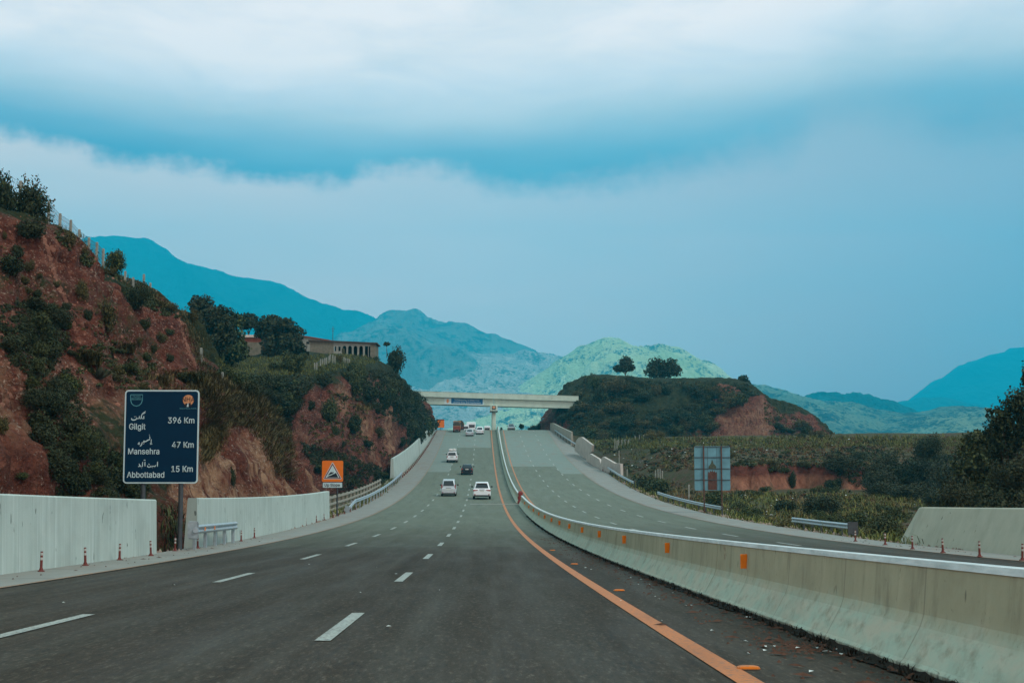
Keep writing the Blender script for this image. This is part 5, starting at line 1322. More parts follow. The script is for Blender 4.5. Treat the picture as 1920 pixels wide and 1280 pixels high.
def build_vehicles():
    s = dict(group='cars driving up the left carriageway')
    t = car('suv', 'white sport utility vehicle nearest the yellow line, front-most on the climb', 'car', 'car_white', 4.75, 1.90, 1.80, 1.14, -2.25, -1.85, .25, 1.15, .66, .39, .34, 1.10, rear_glass=(.12, .80), plate_z=.92, light='wide', spoiler=True, **s); park(t, 903.5, 936, L=4.75)
    t = car('minivan', 'silver tall minivan in the middle lane level with the white utility vehicle', 'car', 'car_silver', 4.2, 1.72, 1.84, 1.06, -2.02, -1.72, .5, 1.35, .64, .31, .24, 1.0, rear_glass=(.14, .86), plate_z=.80, light='tall', **s); park(t, 841, 930, L=4.2)
    t = car('hatchback', 'black hatchback with tapered roof in the middle of the climb', 'car', 'car_black', 4.2, 1.80, 1.52, 1.0, -2.05, -1.30, .15, 1.2, .60, .32, .22, .95, rear_glass=(.10, .90), plate_z=.86, light='side', **s); park(t, 875.5, 890, L=4.2)
    t = car('estate_car', 'white estate car carrying a bundle on its roof, farther up in the left lane', 'car', 'car_white', 4.9, 1.90, 1.86, 1.16, -2.40, -2.15, .4, 1.3, .72, .38, .36, 1.12, rear_glass=(.16, .86), plate_z=.95, light='side', rack=True, **s); park(t, 847.5, 867, L=4.9); host = t
    b = thing('luggage_bundle', 'pale roped luggage bundle tied on the roof of the white estate car', 'luggage')
    for i, (x, y, w, l, h) in enumerate(((-.28, -1.2, .7, 1.0, .36), (.34, -1.15, .6, .9, .42), (0, -.3, 1.1, .8, .34))):
        MB().rings([[(x+a*k, y+c*k, z) for a, c in rrect(w, l, .2, 3)] for z, k in ((0, .9), (.06, 1), (h*.7, .96), (h, .7))]).build('sack', MATS['sack_white'], b)
    b.location = host.matrix_basis @ Vector((0, 0, 1.86+.115)); b.rotation_euler = host.rotation_euler
    t = car('sedan', 'grey saloon car close to the crest in the middle lane', 'car', 'car_silver', 4.5, 1.76, 1.47, .98, -1.75, -1.0, .2, 1.25, .60, .31, .2, .92, rear_glass=(.1, .9), plate_z=.76, light='wide', **s); park(t, 880.5, 817.5, L=4.5)
    t = car('sedan', 'white saloon car close to the crest in the lane by the yellow line', 'car', 'car_white', 4.5, 1.78, 1.60, 1.02, -1.95, -1.3, .2, 1.25, .62, .32, .22, .94, rear_glass=(.12, .85), plate_z=.8, light='wide', **s); park(t, 899.5, 814, L=4.5)
    t = car('suv', 'white oncoming car coming over the crest on the right carriageway', 'car', 'car_white', 4.7, 1.85, 1.75, 1.1, -2.2, -1.8, .3, 1.2, .66, .37, .3, 1.05, rack=True); p = P(958.5, 800, 322)
    t.location = (p.x, 322, rz(322)+.012); t.rotation_euler = (-rslope(322), 0, PI)
    # decorated truck and a darker one beyond it
    def truck(label, x, y, c0, c1, tall, sc=1):
        t = thing('cargo_truck', label, 'truck', (x, y, rz(y)+.012), (rslope(y), 0, 0)); t.scale = (sc*1.1, sc, sc)
        MB().box((0, -1.0, 1.55), (2.25, 5.4, 1.15), .06).build('cargo_bed', MATS[c0], t)
        tg = MB().box((0, -3.74, 1.5), (2.2, .08, 1.1), .02).build('tailgate', MATS[c1], t)
        mb = MB()
        for k in (-.72, 0, .72): mb.box((k, -3.80, 1.55), (.5, .03, .55), .01)
        mb.build('painted_panel', MATS['truck_red'], tg)
        MB().rings([[(a*k, -1.0+q, 2.1+tall*f+ .25*math.sin(i*1.7)*.3) for a, q in rrect(2.2, 5.3, .4, 3)] for i, (f, k) in enumerate(((0, .98), (.3, 1.04), (.65, 1.0), (.88, .84), (1, .55)))]).build('tarpaulin', MATS['tarpaulin'], t)
        MB().box((0, 2.7, 1.75), (2.2, 1.8, 1.9), .12).build('cab', MATS[c1], t)
        MB().rings([[(a, 3.0+q*.6, 2.65+z) for a, q in rrect(2.3*k, 1.8, .4, 3)] for z, k in ((0, .95), (.45, 1.06), (.7, .9))]).build('cab_crown', MATS['truck_ochre'], t)
        MB().box((0, -.5, .82), (.9, 6.8, .22), .03).build('chassis', MATS['car_trim'], t)
        for s_ in (-1, 1):
            for yy in (-2.6, -1.4, 2.6):
                w_ = MB().cyl((s_*.72, yy, .5), (s_*1.1, yy, .5), .5, n=16).build('wheel', MATS['tyre_rubber'], t)
                MB().cyl((s_*1.1, yy, .5), (s_*1.115, yy, .5), .28, n=12).build('rim', MATS['truck_ochre'], w_)
            MB().box((s_*.85, -3.78, .78), (.3, .04, .16), .01).build('tail_light', MATS['tail_red'], t)
        MB().box((0, -3.7, .62), (2.1, .12, .16), .02).build('bumper', MATS['truck_red'], t)
    p = on_road(856, 811); truck('red and brown painted cargo truck with a bulging load at the crest', p.x, p.y+3.5, 'truck_ochre', 'truck_red', 1.15, .70)
    q = P(862.5, 800, 330); truck('dark laden truck just past the crest, half hidden by the red truck', q.x, 332, 'truck_dark', 'truck_dark', 1.7, .8)
    # white coach and a van beyond the crest: they stand on the falling road
    def coach(name, label, cat, x, y, L, w, h):
        t = thing(name, label, cat, (x, y, rz(y)+.012), (rslope(y), 0, 0))
        MB().rings([[(a, yy, h*.54+b+.1) for a, b in rrect(w*k, h*.92*k, .22, 3)] for yy, k in ((-L/2, .9), (-L/2+.12, 1), (L/2-.3, 1), (L/2, .86))]).build('body', MATS['car_white'], t)
        MB().box((0, -L/2-.005, h*.70), (w*.8, .04, h*.24), .01).build('rear_window', MATS['car_glass'], t)
        for s_ in (-1, 1):
            mb = MB(); mb.box((s_*(w/2), 0, h*.68), (.03, L*.86, h*.24), .01); mb.build('side_window', MATS['car_glass'], t)
            MB().box((s_*w*.40, -L/2-.02, h*.34), (.2, .05, .34), .01).build('tail_light', MATS['tail_red'], t)
            for yy in (-L*.3, L*.3): MB().cyl((s_*(w/2-.3), yy, .45), (s_*(w/2+.01), yy, .45), .45, n=14).build('wheel', MATS['tyre_rubber'], t)
        MB().box((0, -L*.05, h+.06), (w*.7, L*.5, .16), .04).build('roof_unit', MATS['plate_white'], t)
    q = P(883.5, 800, 345); coach('coach', 'white coach just past the crest behind the grey saloon', 'bus', q.x, 346, 9.5, 2.4, 3.25)
    q = P(872.5, 803, 338); coach('van', 'white van just past the crest beside the dark truck', 'van', q.x, 340, 5.2, 1.9, 2.35)
    q = P(913.5, 803, 350); coach('van', 'small white van past the crest close to the bridge pier', 'van', q.x, 350, 4.6, 1.7, 2.6)
build_vehicles()
# ------------------------------------------------------------------ vegetation
def leaf_cloud(lobes, n, size, g, shell=.5, rough=.28, droop=.15):
    """many small bent leaves spread through the outer part of a few lobes"""
    lobes = np.array(lobes, float); vol = (lobes[:, 3]*lobes[:, 4]*lobes[:, 5])**.67; k = g.choice(len(lobes), n, p=vol/vol.sum())
    d = g.normal(size=(n, 3)); d /= np.linalg.norm(d, axis=1, keepdims=True)
    r = 1-(1-shell)*g.random(n)**1.4
    r = r*(1+rough*1.6*fbm(d*2.6+lobes[k, :3]*3+k[:, None]*7.7, 3))
    c = lobes[k, :3]+d*r[:, None]*lobes[k, 3:6]
    # open gaps
    keep = fbm(c*(1.6/np.mean(lobes[:, 3:6]))+31, 3) > -.26
    c, d = c[keep], d[keep]; n = len(c)
    nrm = d*.8+g.normal(size=(n, 3))*.65+np.array([0, 0, .35]); nrm /= np.linalg.norm(nrm, axis=1, keepdims=True)
    a = np.cross(nrm, g.normal(size=(n, 3))); a /= np.linalg.norm(a, axis=1, keepdims=True); b = np.cross(nrm, a)
    s = (size*(.55+.9*g.random(n)))[:, None]
    t = a*s; w = b*s*.42; dn = np.array([0, 0, -1.])*s*droop
    V = np.stack([c-t*.5, c+w+dn*.3, c+t*.5+dn, c-w+dn*.3], 1).reshape(-1, 3)
    return V, np.arange(n*4).reshape(n, 4)
def blade_cloud(c, h, w, lean, g, per=6, spread=.18, up=None):
    """tufts of bent blades at the points c"""
    n = len(c)*per; p = np.repeat(c, per, 0)+g.normal(size=(n, 3))*np.array([spread, spread, .02]); hh = np.repeat(h, per)*(.5+.8*g.random(n))
    d = g.normal(size=(n, 3)); d[:, 2] = 0; d /= np.linalg.norm(d, axis=1, keepdims=True); sd = np.stack([-d[:, 1], d[:, 0], d[:, 2]], 1)
    ww = (np.repeat(w, per)*(.6+.8*g.random(n)))[:, None]; U = np.array([0, 0, 1.]) if up is None else np.repeat(up, per, 0)
    ln = (lean*(.4+1.2*g.random(n)))[:, None]; H = hh[:, None]
    m = p+U*H*.55+d*H*ln*.3; tip = p+U*H*(1-.35*ln)+d*H*ln
    V = np.stack([p-sd*ww, p+sd*ww, m+sd*ww*.7, tip, m-sd*ww*.7], 1).reshape(-1, 3)
    b = np.arange(n)[:, None]*5
    F1 = np.concatenate([b+np.array([[0, 1, 2, 4]]), ], 0); F2 = b+np.array([[4, 2, 3, 3]])
    return V, np.concatenate([F1, np.concatenate([b+4, b+2, b+3, b+3], 1)], 0)
def tri_quads_to_mesh(name, V, Fc):
    """faces may repeat their last corner: split quads and triangles"""
    tri = Fc[:, 2] == Fc[:, 3]; Q, T = Fc[~tri], Fc[tri][:, :3]
    me = bpy.data.meshes.new(name); me.vertices.add(len(V)); me.vertices.foreach_set('co', np.ascontiguousarray(V, np.float32).ravel())
    idx = np.concatenate([Q.ravel(), T.ravel()]).astype(np.int32); me.loops.add(len(idx)); me.loops.foreach_set('vertex_index', idx)
    stt = np.concatenate([np.arange(len(Q))*4, len(Q)*4+np.arange(len(T))*3]).astype(np.int32)
    me.polygons.add(len(Q)+len(T)); me.polygons.foreach_set('loop_start', stt); me.update(calc_edges=True); return me

PROTO = {}
def build_protos():
    g = np.random.default_rng(5)
    def mk(nm, lobes, n, size, mat, **k):
        V, Fc = leaf_cloud(lobes, n, size, g, **k); me = fastmesh('bush', V, Fc); me.materials.append(MATS[mat]); PROTO[nm] = me
    for i in range(4):
        lobes = [(g.uniform(-.45, .45), g.uniform(-.45, .45), g.uniform(.45, 1.0), g.uniform(.38, .62), g.uniform(.38, .62), g.uniform(.34, .6)) for _ in range(7)]+[(0, 0, .55, .7, .7, .55)]
        mk('dark%d' % i, lobes, 2800, .115, 'leaf_dark'); mk('mid%d' % i, lobes, 2800, .11, 'leaf_mid'); mk('olive%d' % i, lobes, 2300, .115, 'leaf_olive', rough=.4); mk('bigdark%d' % i, lobes, 7000, .066, 'leaf_tree', rough=.4); mk('bigmid%d' % i, lobes, 7000, .066, 'leaf_mid', rough=.4)
    for i in range(3):                                        # spreading, ragged
        lobes = [(g.uniform(-.7, .7), g.uniform(-.7, .7), g.uniform(.2, .7), g.uniform(.25, .45), g.uniform(.25, .45), g.uniform(.22, .45)) for _ in range(11)]
        mk('low%d' % i, lobes, 2400, .105, 'leaf_dark', rough=.45); mk('lowmid%d' % i, lobes, 2400, .105, 'leaf_mid', rough=.45)
    for i in range(3):                                        # grass tussocks
        n = 60; c = np.stack([g.normal(0, .33, n), g.normal(0, .33, n), np.zeros(n)], 1)
        V, Fc = blade_cloud(c, np.full(n, 1.25), np.full(n, .028), .75, g, 7, .05); me = tri_quads_to_mesh('tussock', V, Fc); me.materials.append(MATS['grass_dry' if i == 1 else 'leaf_olive']); PROTO['tuft%d' % i] = me
    # agave rosette
    mb = MB()
    for k in range(34):
        a = k*2.4; e = .25+1.15*(k/34); L = 1.1-.25*(k/34); d = Vector((math.cos(a)*math.cos(e), math.sin(a)*math.cos(e), math.sin(e))); s = Vector((-math.sin(a), math.cos(a), 0)); u = d.cross(s)
        pts = [(0, .05), (.35, .085), (.7, .06), (1, .003)]
        R = [[d*L*q-u*(-.12*q*q)+s*w, d*L*q-u*(-.12*q*q)+u*w*.35, d*L*q-u*(-.12*q*q)-s*w] for q, w in pts]; mb.rings(R)
    o = mb.build('agave', MATS['agave_leaf']); PROTO['agave'] = o.data; bpy.data.objects.remove(o)
build_protos()
def pick(kind):
    ks = [k for k in PROTO if k.rstrip('0123456789') == kind]; return PROTO[rnd.choice(ks)]
NAMES = {'bigdark': 'bush', 'bigmid': 'bush', 'dark': 'bush', 'mid': 'bush', 'olive': 'bush', 'low': 'scrub_bush', 'lowmid': 'scrub_bush', 'tuft': 'grass_tussock', 'agave': 'agave'}
def bush(cx, cy, w, h, kind, label, group=None, Y=None, sink=.12, base=.42, deep=1.0):
    """a bush whose outline covers w x h pixels round (cx, cy) of the photograph, rooted where that ray meets the ground"""
    py = cy+h*base
    if w >= 64 and kind in ('dark', 'mid', 'low', 'lowmid'): kind = 'bigmid' if 'mid' in kind else 'bigdark'
    if Y is None:
        loc, _ = hit(cx, py)
        if loc is None:
            loc, _ = hit(cx, py+6)
            if loc is None: return None
    else:
        p = P(cx, py, Y); loc = Vector((p.x, p.y, p.z))
    k = loc.y/F; o = bpy.data.objects.new(NAMES[kind], pick(kind)); COL.objects.link(o)
    zs = h*k/1.5; o.location = loc-Vector((0, 0, zs*sink)); o.scale = (w*k/2/.92, w*k/2/.92*deep, zs); o.rotation_euler = (0, 0, rnd.random()*6.28)
    return tag(o, label, {'tuft': 'grass tuft', 'agave': 'agave'}.get(kind, 'bush'), group)
def inside(poly, x, y):
    c = False; j = len(poly)-1
    for i in range(len(poly)):
        xi, yi = poly[i]; xj, yj = poly[j]
        if (yi > y) != (yj > y) and x < (xj-xi)*(y-yi)/(yj-yi)+xi: c = not c
        j = i
    return c
def samples(poly, n, thin=0.0, sc=.02, ymax=700):
    xs = [p[0] for p in poly]; ys = [p[1] for p in poly]; out = []; tries = 0
    while len(out) < n and tries < n*12:
        tries += 1; x = rnd.uniform(min(xs), max(xs)); y = rnd.uniform(min(ys), max(ys))
        if not inside(poly, x, y): continue
        if thin and float(fbm(np.array([[x*sc, y*sc*1.6, 3.3]]), 3)[0]) < thin-.35: continue
        loc, nrm = hit(x, y)
        if loc is None or loc.y > ymax: continue
        out.append((x, y, loc, nrm))
    return out
def thicket(poly, n, w, h, kinds, label, group, thin=0.0):
    for x, y, loc, nrm in samples(poly, n, thin):
        s = rnd.uniform(.65, 1.3); bush(x, y, rnd.uniform(*w)*s, rnd.uniform(*h)*s, rnd.choice(kinds), label, group)
def scrub(name, polys, n, r, leaf, mat, per=26, thin=0.0, flat=.8, sc=.02):
    """low undergrowth that nobody could count: leaf clumps rooted over the ground seen inside the outlines"""
    Vs, Fs, b = [], [], 0; g = np.random.default_rng(len(name)+n)
    for poly in polys:
        for x, y, loc, nrm in samples(poly, n, thin, sc):
            k = loc.y/F; rr = g.uniform(*r)*k; m = per
            d = g.normal(size=(m, 3)); d[:, 2] = np.abs(d[:, 2]); d /= np.linalg.norm(d, axis=1, keepdims=True)
            c = np.array(loc)+d*rr*np.array([1, 1, flat])*(.4+.6*g.random((m, 1)))
            nn = d+g.normal(size=(m, 3))*.7; nn /= np.linalg.norm(nn, axis=1, keepdims=True)
            a = np.cross(nn, g.normal(size=(m, 3))); a /= np.linalg.norm(a, axis=1, keepdims=True); q = np.cross(nn, a); s = leaf*k*(.5+g.random((m, 1)))
            V = np.stack([c-a*s*.5, c+q*s*.24, c+a*s*.5, c-q*s*.24], 1).reshape(-1, 3); Vs.append(V); Fs.append(np.arange(m*4).reshape(m, 4)+b); b += m*4
    o = link(name, fastmesh(name, np.concatenate(Vs), np.concatenate(Fs)), MATS[mat]); return tag(o, kind='stuff')
def grass(name, polys, n, hpx, wpx, mat, lean=.5, per=6, thin=0.0, hang=0.0, sc=.02):
    C, H, W_, U = [], [], [], []; g = np.random.default_rng(n+len(name))
    for poly in polys:
        for x, y, loc, nrm in samples(poly, n, thin, sc):
            k = loc.y/F; C.append(loc); H.append(rnd.uniform(*hpx)*k); W_.append(wpx*k*.5); u = Vector((0, 0, 1))*(1-hang)+nrm*hang*.6+Vector((0, 0, -hang*.7)); U.append(u.normalized())
    V, Fc = blade_cloud(np.array([tuple(c) for c in C]), np.array(H), np.array(W_), lean, g, per, .22, np.array([tuple(u) for u in U]))
    return tag(link(name, tri_quads_to_mesh(name, V, Fc), MATS[mat]), kind='stuff')
def tree(name, label, bx, by, lobes, n, leaf, mat, Y=None, trunk=.16, group=None, cat='tree', shell=.35, rough=.32):
    """lobes in pixels (cx, cy, rx, ry) at the depth of the foot"""
    if Y is None:
        loc, _ = hit(bx, by)
        if loc is None: loc, _ = hit(bx, by+8)
        Y = loc.y
    else: loc = P(bx, by, Y)
    k = Y/F; t = thing(name, label, cat, loc, group=group); g = np.random.default_rng(int(bx*7+by))
    L = []
    for cx, cy, rx, ry in lobes:
        p = P(cx, cy, Y)-loc; L.append((p.x, g.uniform(-.5, .5)*rx*k, p.z, rx*k, rx*k*.9, ry*k))
    V, Fc = leaf_cloud(L, n, leaf*k, g, shell=shell, rough=rough)
    link('crown', fastmesh('crown', V, Fc), MATS[mat], t)
    mb = MB(); top = max(l[2] for l in L); fork = Vector((L[0][0]*.3, 0, min(l[2]-l[5]*.6 for l in L)*.7 if len(L) > 1 else L[0][2]*.4))
    if fork.z < .15: fork.z = .15
    mb.tube([(0, 0, -.6), tuple(fork*.5+Vector((.05, .03, 0))), tuple(fork)], [trunk*1.25, trunk, trunk*.8])
    for l in L:
        e = Vector(l[:3]); m = fork.lerp(e, .5)+Vector((0, 0, .12*l[5])); mb.tube([fork-Vector((0, 0, .05)), m, e+Vector((0, 0, l[5]*.4))], [trunk*.6, trunk*.4, trunk*.12], 5)
    mb.build('trunk', MATS['bark'], t); return t

def plant_left_hill():
    g = 'shrubs dotted over the left clay hill'; gl = 'small shrub dotted among others on the bare clay slope of the left hill'
    bush(60, 396, 96, 128, 'dark', 'big dark round bush on the skyline of the left hill beside the fence', Y=76, base=.40)
    bush(8, 360, 58, 92, 'dark', 'dark bush at the left edge of the picture on the skyline', Y=74, base=.42)
    bush(60, 425, 55, 50, 'dark', 'drooping lower bush hanging just under the big skyline bush')
    bush(215, 485, 46, 56, 'mid', 'round bush on the skyline between the two lengths of hill fence', base=.36)
    for cx, cy, w, h, k in ((46, 523, 18, 20, 'olive'), (56, 497, 20, 28, 'olive'), (69, 549, 20, 20, 'dark'), (52, 543, 16, 18, 'olive'), (107, 531, 17, 17, 'olive'), (123, 574, 22, 22, 'dark'), (154, 543, 28, 46, 'olive'), (166, 589, 18, 28, 'dark'),
                            (272, 605, 22, 28, 'dark'), (303, 631, 24, 26, 'olive'), (318, 621, 18, 16, 'mid'), (318, 670, 18, 18, 'dark'), (75, 515, 11, 11, 'olive'), (128, 608, 15, 20, 'mid'), (135, 661, 22, 13, 'dark'), (288, 652, 14, 22, 'dark'),
                            (262, 640, 12, 24, 'olive'), (110, 405, 22, 24, 'olive'), (130, 446, 26, 36, 'olive'), (160, 470, 16, 18, 'olive'), (196, 505, 20, 20, 'olive'), (210, 508, 22, 18, 'olive'), (320, 575, 30, 18, 'olive'), (300, 566, 22, 14, 'olive'),
                            (8, 440, 10, 20, 'olive'), (30, 470, 30, 30, 'dark'), (5, 795, 30, 40, 'olive'), (40, 890, 26, 20, 'mid'), (30, 640, 30, 30, 'mid'), (437, 895, 14, 42, 'dark'), (365, 590, 20, 30, 'olive')):
        bush(cx, cy, w, h, k, gl, g)
    bush(200, 588, 52, 74, 'olive', 'wide olive bush in the middle of the bare clay slope', deep=.8)
    bush(253, 556, 66, 58, 'dark', 'broad dark bush just below the lower fence on the left hill', deep=.8)
    bush(20, 495, 50, 46, 'dark', 'dark shrub around the spiky plant at the left picture edge')
    for cx, cy, w, lab in ((14, 490, 40, 'blue-grey spiky agave at the left picture edge below the skyline bush'), (31, 557, 20, 'small blue-grey agave on the clay above the thicket'), (187, 690, 54, 'large blue-grey agave above the blue sign'), (172, 818, 34, 'blue-grey agave half hidden in the dark gully left of the blue sign'), (258, 705, 20, 'small agave among the grass just above the blue sign')):
        bush(cx, cy, w, w*.8, 'agave', lab)
    thicket([(0, 575), (60, 562), (118, 580), (128, 640), (105, 690), (62, 722), (40, 700), (0, 640)], 16, (36, 58), (32, 50), ['dark', 'dark', 'mid', 'low'], 'dark bush in the thicket at the left picture edge on the clay hill', 'bushes of the upper left thicket')
    thicket([(40, 720), (70, 715), (130, 690), (150, 760), (195, 835), (235, 870), (262, 905), (285, 930), (130, 930), (90, 840)], 32, (42, 66), (40, 62), ['dark', 'dark', 'low', 'mid'], 'dark bush in the overgrown gully behind the near wall and blue sign', 'bushes of the gully')
    thicket([(150, 660), (240, 640), (330, 690), (380, 705), (300, 730), (180, 720)], 11, (26, 44), (18, 32), ['lowmid', 'olive', 'tuft'], 'low green shrub on the ledge above the blue sign', 'shrubs on the ledge')
    scrub('undergrowth', [[(0, 575), (60, 562), (118, 580), (128, 640), (105, 690), (62, 722), (0, 660)], [(40, 720), (70, 715), (130, 690), (150, 760), (195, 835), (235, 870), (285, 930), (110, 930), (80, 830)]], 420, (6, 13), 4.4, 'leaf_dark', 46)
    scrub('undergrowth', [[(110, 425), (200, 505), (330, 582), (345, 605), (300, 590), (190, 530), (100, 445)], [(140, 650), (240, 640), (330, 690), (400, 705), (370, 760), (240, 735), (150, 720)]], 230, (4, 9), 5, 'leaf_mid', thin=.3)
    grass('hanging_grass', [[(330, 700), (420, 703), (470, 722), (505, 745), (545, 805), (548, 905), (515, 890), (492, 830), (455, 800), (425, 800), (405, 835), (380, 800), (374, 740)]], 2600, (8, 19), 1.1, 'grass_olive', .8, 7, 0, .5)
    grass('hanging_grass', [[(240, 690), (330, 700), (420, 703), (500, 745), (520, 790), (400, 745), (300, 730)], [(380, 800), (420, 800), (400, 850), (375, 870)]], 900, (7, 16), 1.1, 'grass_dry', .7, 6, .1, .4)
    grass('ridge_grass', [[(95, 400), (200, 490), (330, 572), (340, 585), (300, 575), (190, 505), (95, 415)], [(330, 560), (372, 640), (380, 690), (395, 700), (370, 690), (340, 600)]], 200, (4, 9), 1.2, 'grass_olive', .6, 6, 0, .1)
    scrub('undergrowth', [[(0, 460), (150, 560), (330, 690), (280, 690), (120, 600), (0, 520)]], 90, (2, 5), 4.5, 'leaf_olive', 14, .2)
    grass('wall_foot_weeds', [[(300, 960), (332, 960), (332, 1035), (305, 1038)], [(345, 985), (372, 985), (370, 1020), (345, 1025)]], 60, (14, 30), 2.2, 'leaf_mid', .7, 6)
plant_left_hill()

def plant_bluff():
    tree('leafy_tree', 'tall leafy tree at the left of the bluff, just right of the clay hill', 385, 690, [(385, 600, 40, 34), (375, 570, 24, 18), (412, 590, 26, 18), (385, 640, 42, 30), (425, 625, 22, 22)], 12000, 4.6, 'leaf_dark', Y=168)
    tree('leafy_tree', 'leafy tree beside the brick shed with light tufts on its outer shoots', 430, 690, [(432, 630, 26, 24), (440, 600, 16, 14), (420, 660, 34, 26), (445, 655, 20, 22)], 9000, 4.4, 'leaf_mid', Y=176)
    tree('umbrella_tree', 'dark umbrella-shaped tree above the brick shed roof', 466, 650, [(466, 602, 19, 15), (458, 608, 12, 9), (475, 610, 12, 10)], 3600, 4, 'leaf_dark', Y=226)
    tree('round_tree', 'dark round tree left of the arched house, smaller of the pair', 500, 660, [(502, 612, 22, 18), (492, 624, 14, 12), (512, 600, 14, 10)], 5000, 4.2, 'leaf_dark', Y=206)
    tree('round_tree', 'large round dark tree standing right against the arched house', 535, 678, [(530, 625, 34, 26), (545, 645, 28, 22), (512, 650, 24, 24), (558, 660, 18, 18), (535, 610, 20, 14)], 13000, 4.2, 'leaf_tree', Y=202)
    bush(548, 676, 50, 50, 'mid', 'green bush in front of the round trees by the arched house'); bush(520, 680, 44, 30, 'lowmid', 'low bush at the foot of the large round tree')
    bush(570, 668, 20, 16, 'mid', 'small bush against the left end of the arched house')
    bush(742, 676, 42, 56, 'dark', 'dark bush on the right-hand tip of the bluff', base=.3); bush(728, 656, 26, 26, 'mid', 'green bush crowning the bluff tip beside the thin tree', base=.4)
    tree('thin_tree', 'thin little umbrella tree on the bluff tip against the blue mountains', 725, 664, [(725, 645, 6.5, 3.6)], 340, 3, 'leaf_dark', Y=236, trunk=.07)
    bush(700, 664, 22, 12, 'lowmid', 'low bush at the right end of the arched house'); bush(637, 672, 16, 18, 'olive', 'olive bush between the two short rows of concrete posts')
    bush(644, 652, 8, 16, 'olive', 'small pale shrub in front of the house windows')
    thicket([(352, 660), (395, 692), (470, 702), (540, 706), (615, 708), (585, 724), (548, 752), (545, 800), (515, 770), (495, 735), (430, 704), (385, 692)], 28, (32, 54), (26, 42), ['dark', 'low', 'dark', 'mid'], 'dark bush in the scrub spilling over the left end of the bluff', 'bushes over the bluff left end')
    thicket([(650, 690), (700, 690), (705, 720), (690, 745), (660, 730)], 8, (28, 40), (28, 40), ['dark', 'mid'], 'dark bush in the clump over the middle notch of the bluff edge', 'bushes at the bluff notch')
    thicket([(715, 700), (755, 705), (775, 735), (803, 775), (808, 800), (785, 812), (765, 800), (735, 790), (720, 770), (690, 765), (700, 740)], 30, (27, 42), (25, 38), ['dark', 'mid', 'dark', 'low'], 'dark bush in the dense growth of the bluff end toward the bridge', 'bushes on the bluff end')
    for cx, cy, w, h, k, lab in ((617, 765, 36, 58, 'mid', 'tall green bush clinging to the middle of the red bluff face'), (660, 790, 34, 46, 'dark', 'dark bush on the bluff face right of the tall green bush'), (578, 755, 28, 30, 'low', 'dark bush under the bluff edge at the left of the red face'),
                                 (712, 810, 26, 26, 'olive', 'olive bush on the bluff face above the tall far wall'), (690, 830, 24, 18, 'dark', 'dark bush at the lower right of the red bluff face'), (640, 830, 18, 20, 'low', 'small bush low on the red bluff face'), (750, 825, 28, 24, 'dark', 'dark bush overhanging the tall far wall'), (628, 805, 22, 24, 'mid', 'green bush below the tall bush on the bluff face')):
        bush(cx, cy, w, h, k, lab)
    thicket([(560, 840), (640, 862), (720, 880), (735, 905), (660, 905), (600, 880)], 14, (22, 40), (15, 26), ['low', 'dark', 'lowmid'], 'low dark shrub at the foot of the bluff behind the orange sign', 'shrubs at the bluff foot')
    scrub('undergrowth', [[(352, 665), (395, 695), (470, 704), (540, 708), (615, 710), (580, 727), (548, 755), (545, 840), (520, 790), (500, 740), (430, 706)], [(690, 690), (750, 705), (775, 735), (803, 775), (808, 800), (765, 805), (735, 790), (700, 770), (660, 745)], [(560, 830), (640, 850), (720, 880), (735, 905), (640, 920), (590, 880)]], 460, (4, 9), 3.4, 'leaf_dark', 40)
    scrub('undergrowth', [[(560, 780), (620, 730), (700, 760), (740, 820), (735, 870), (600, 850)]], 260, (2.5, 6), 4.2, 'leaf_olive', 16, .35)
    grass('meadow_grass', [[(400, 672), (560, 668), (620, 664), (715, 664), (720, 680), (640, 692), (600, 704), (420, 702)]], 1500, (3, 6), 1.0, 'grass_green', .5, 5)
    grass('meadow_grass', [[(668, 764), (698, 760), (698, 768), (668, 770)]], 60, (6, 12), 1.2, 'grass_dry', .5, 6)
plant_bluff()

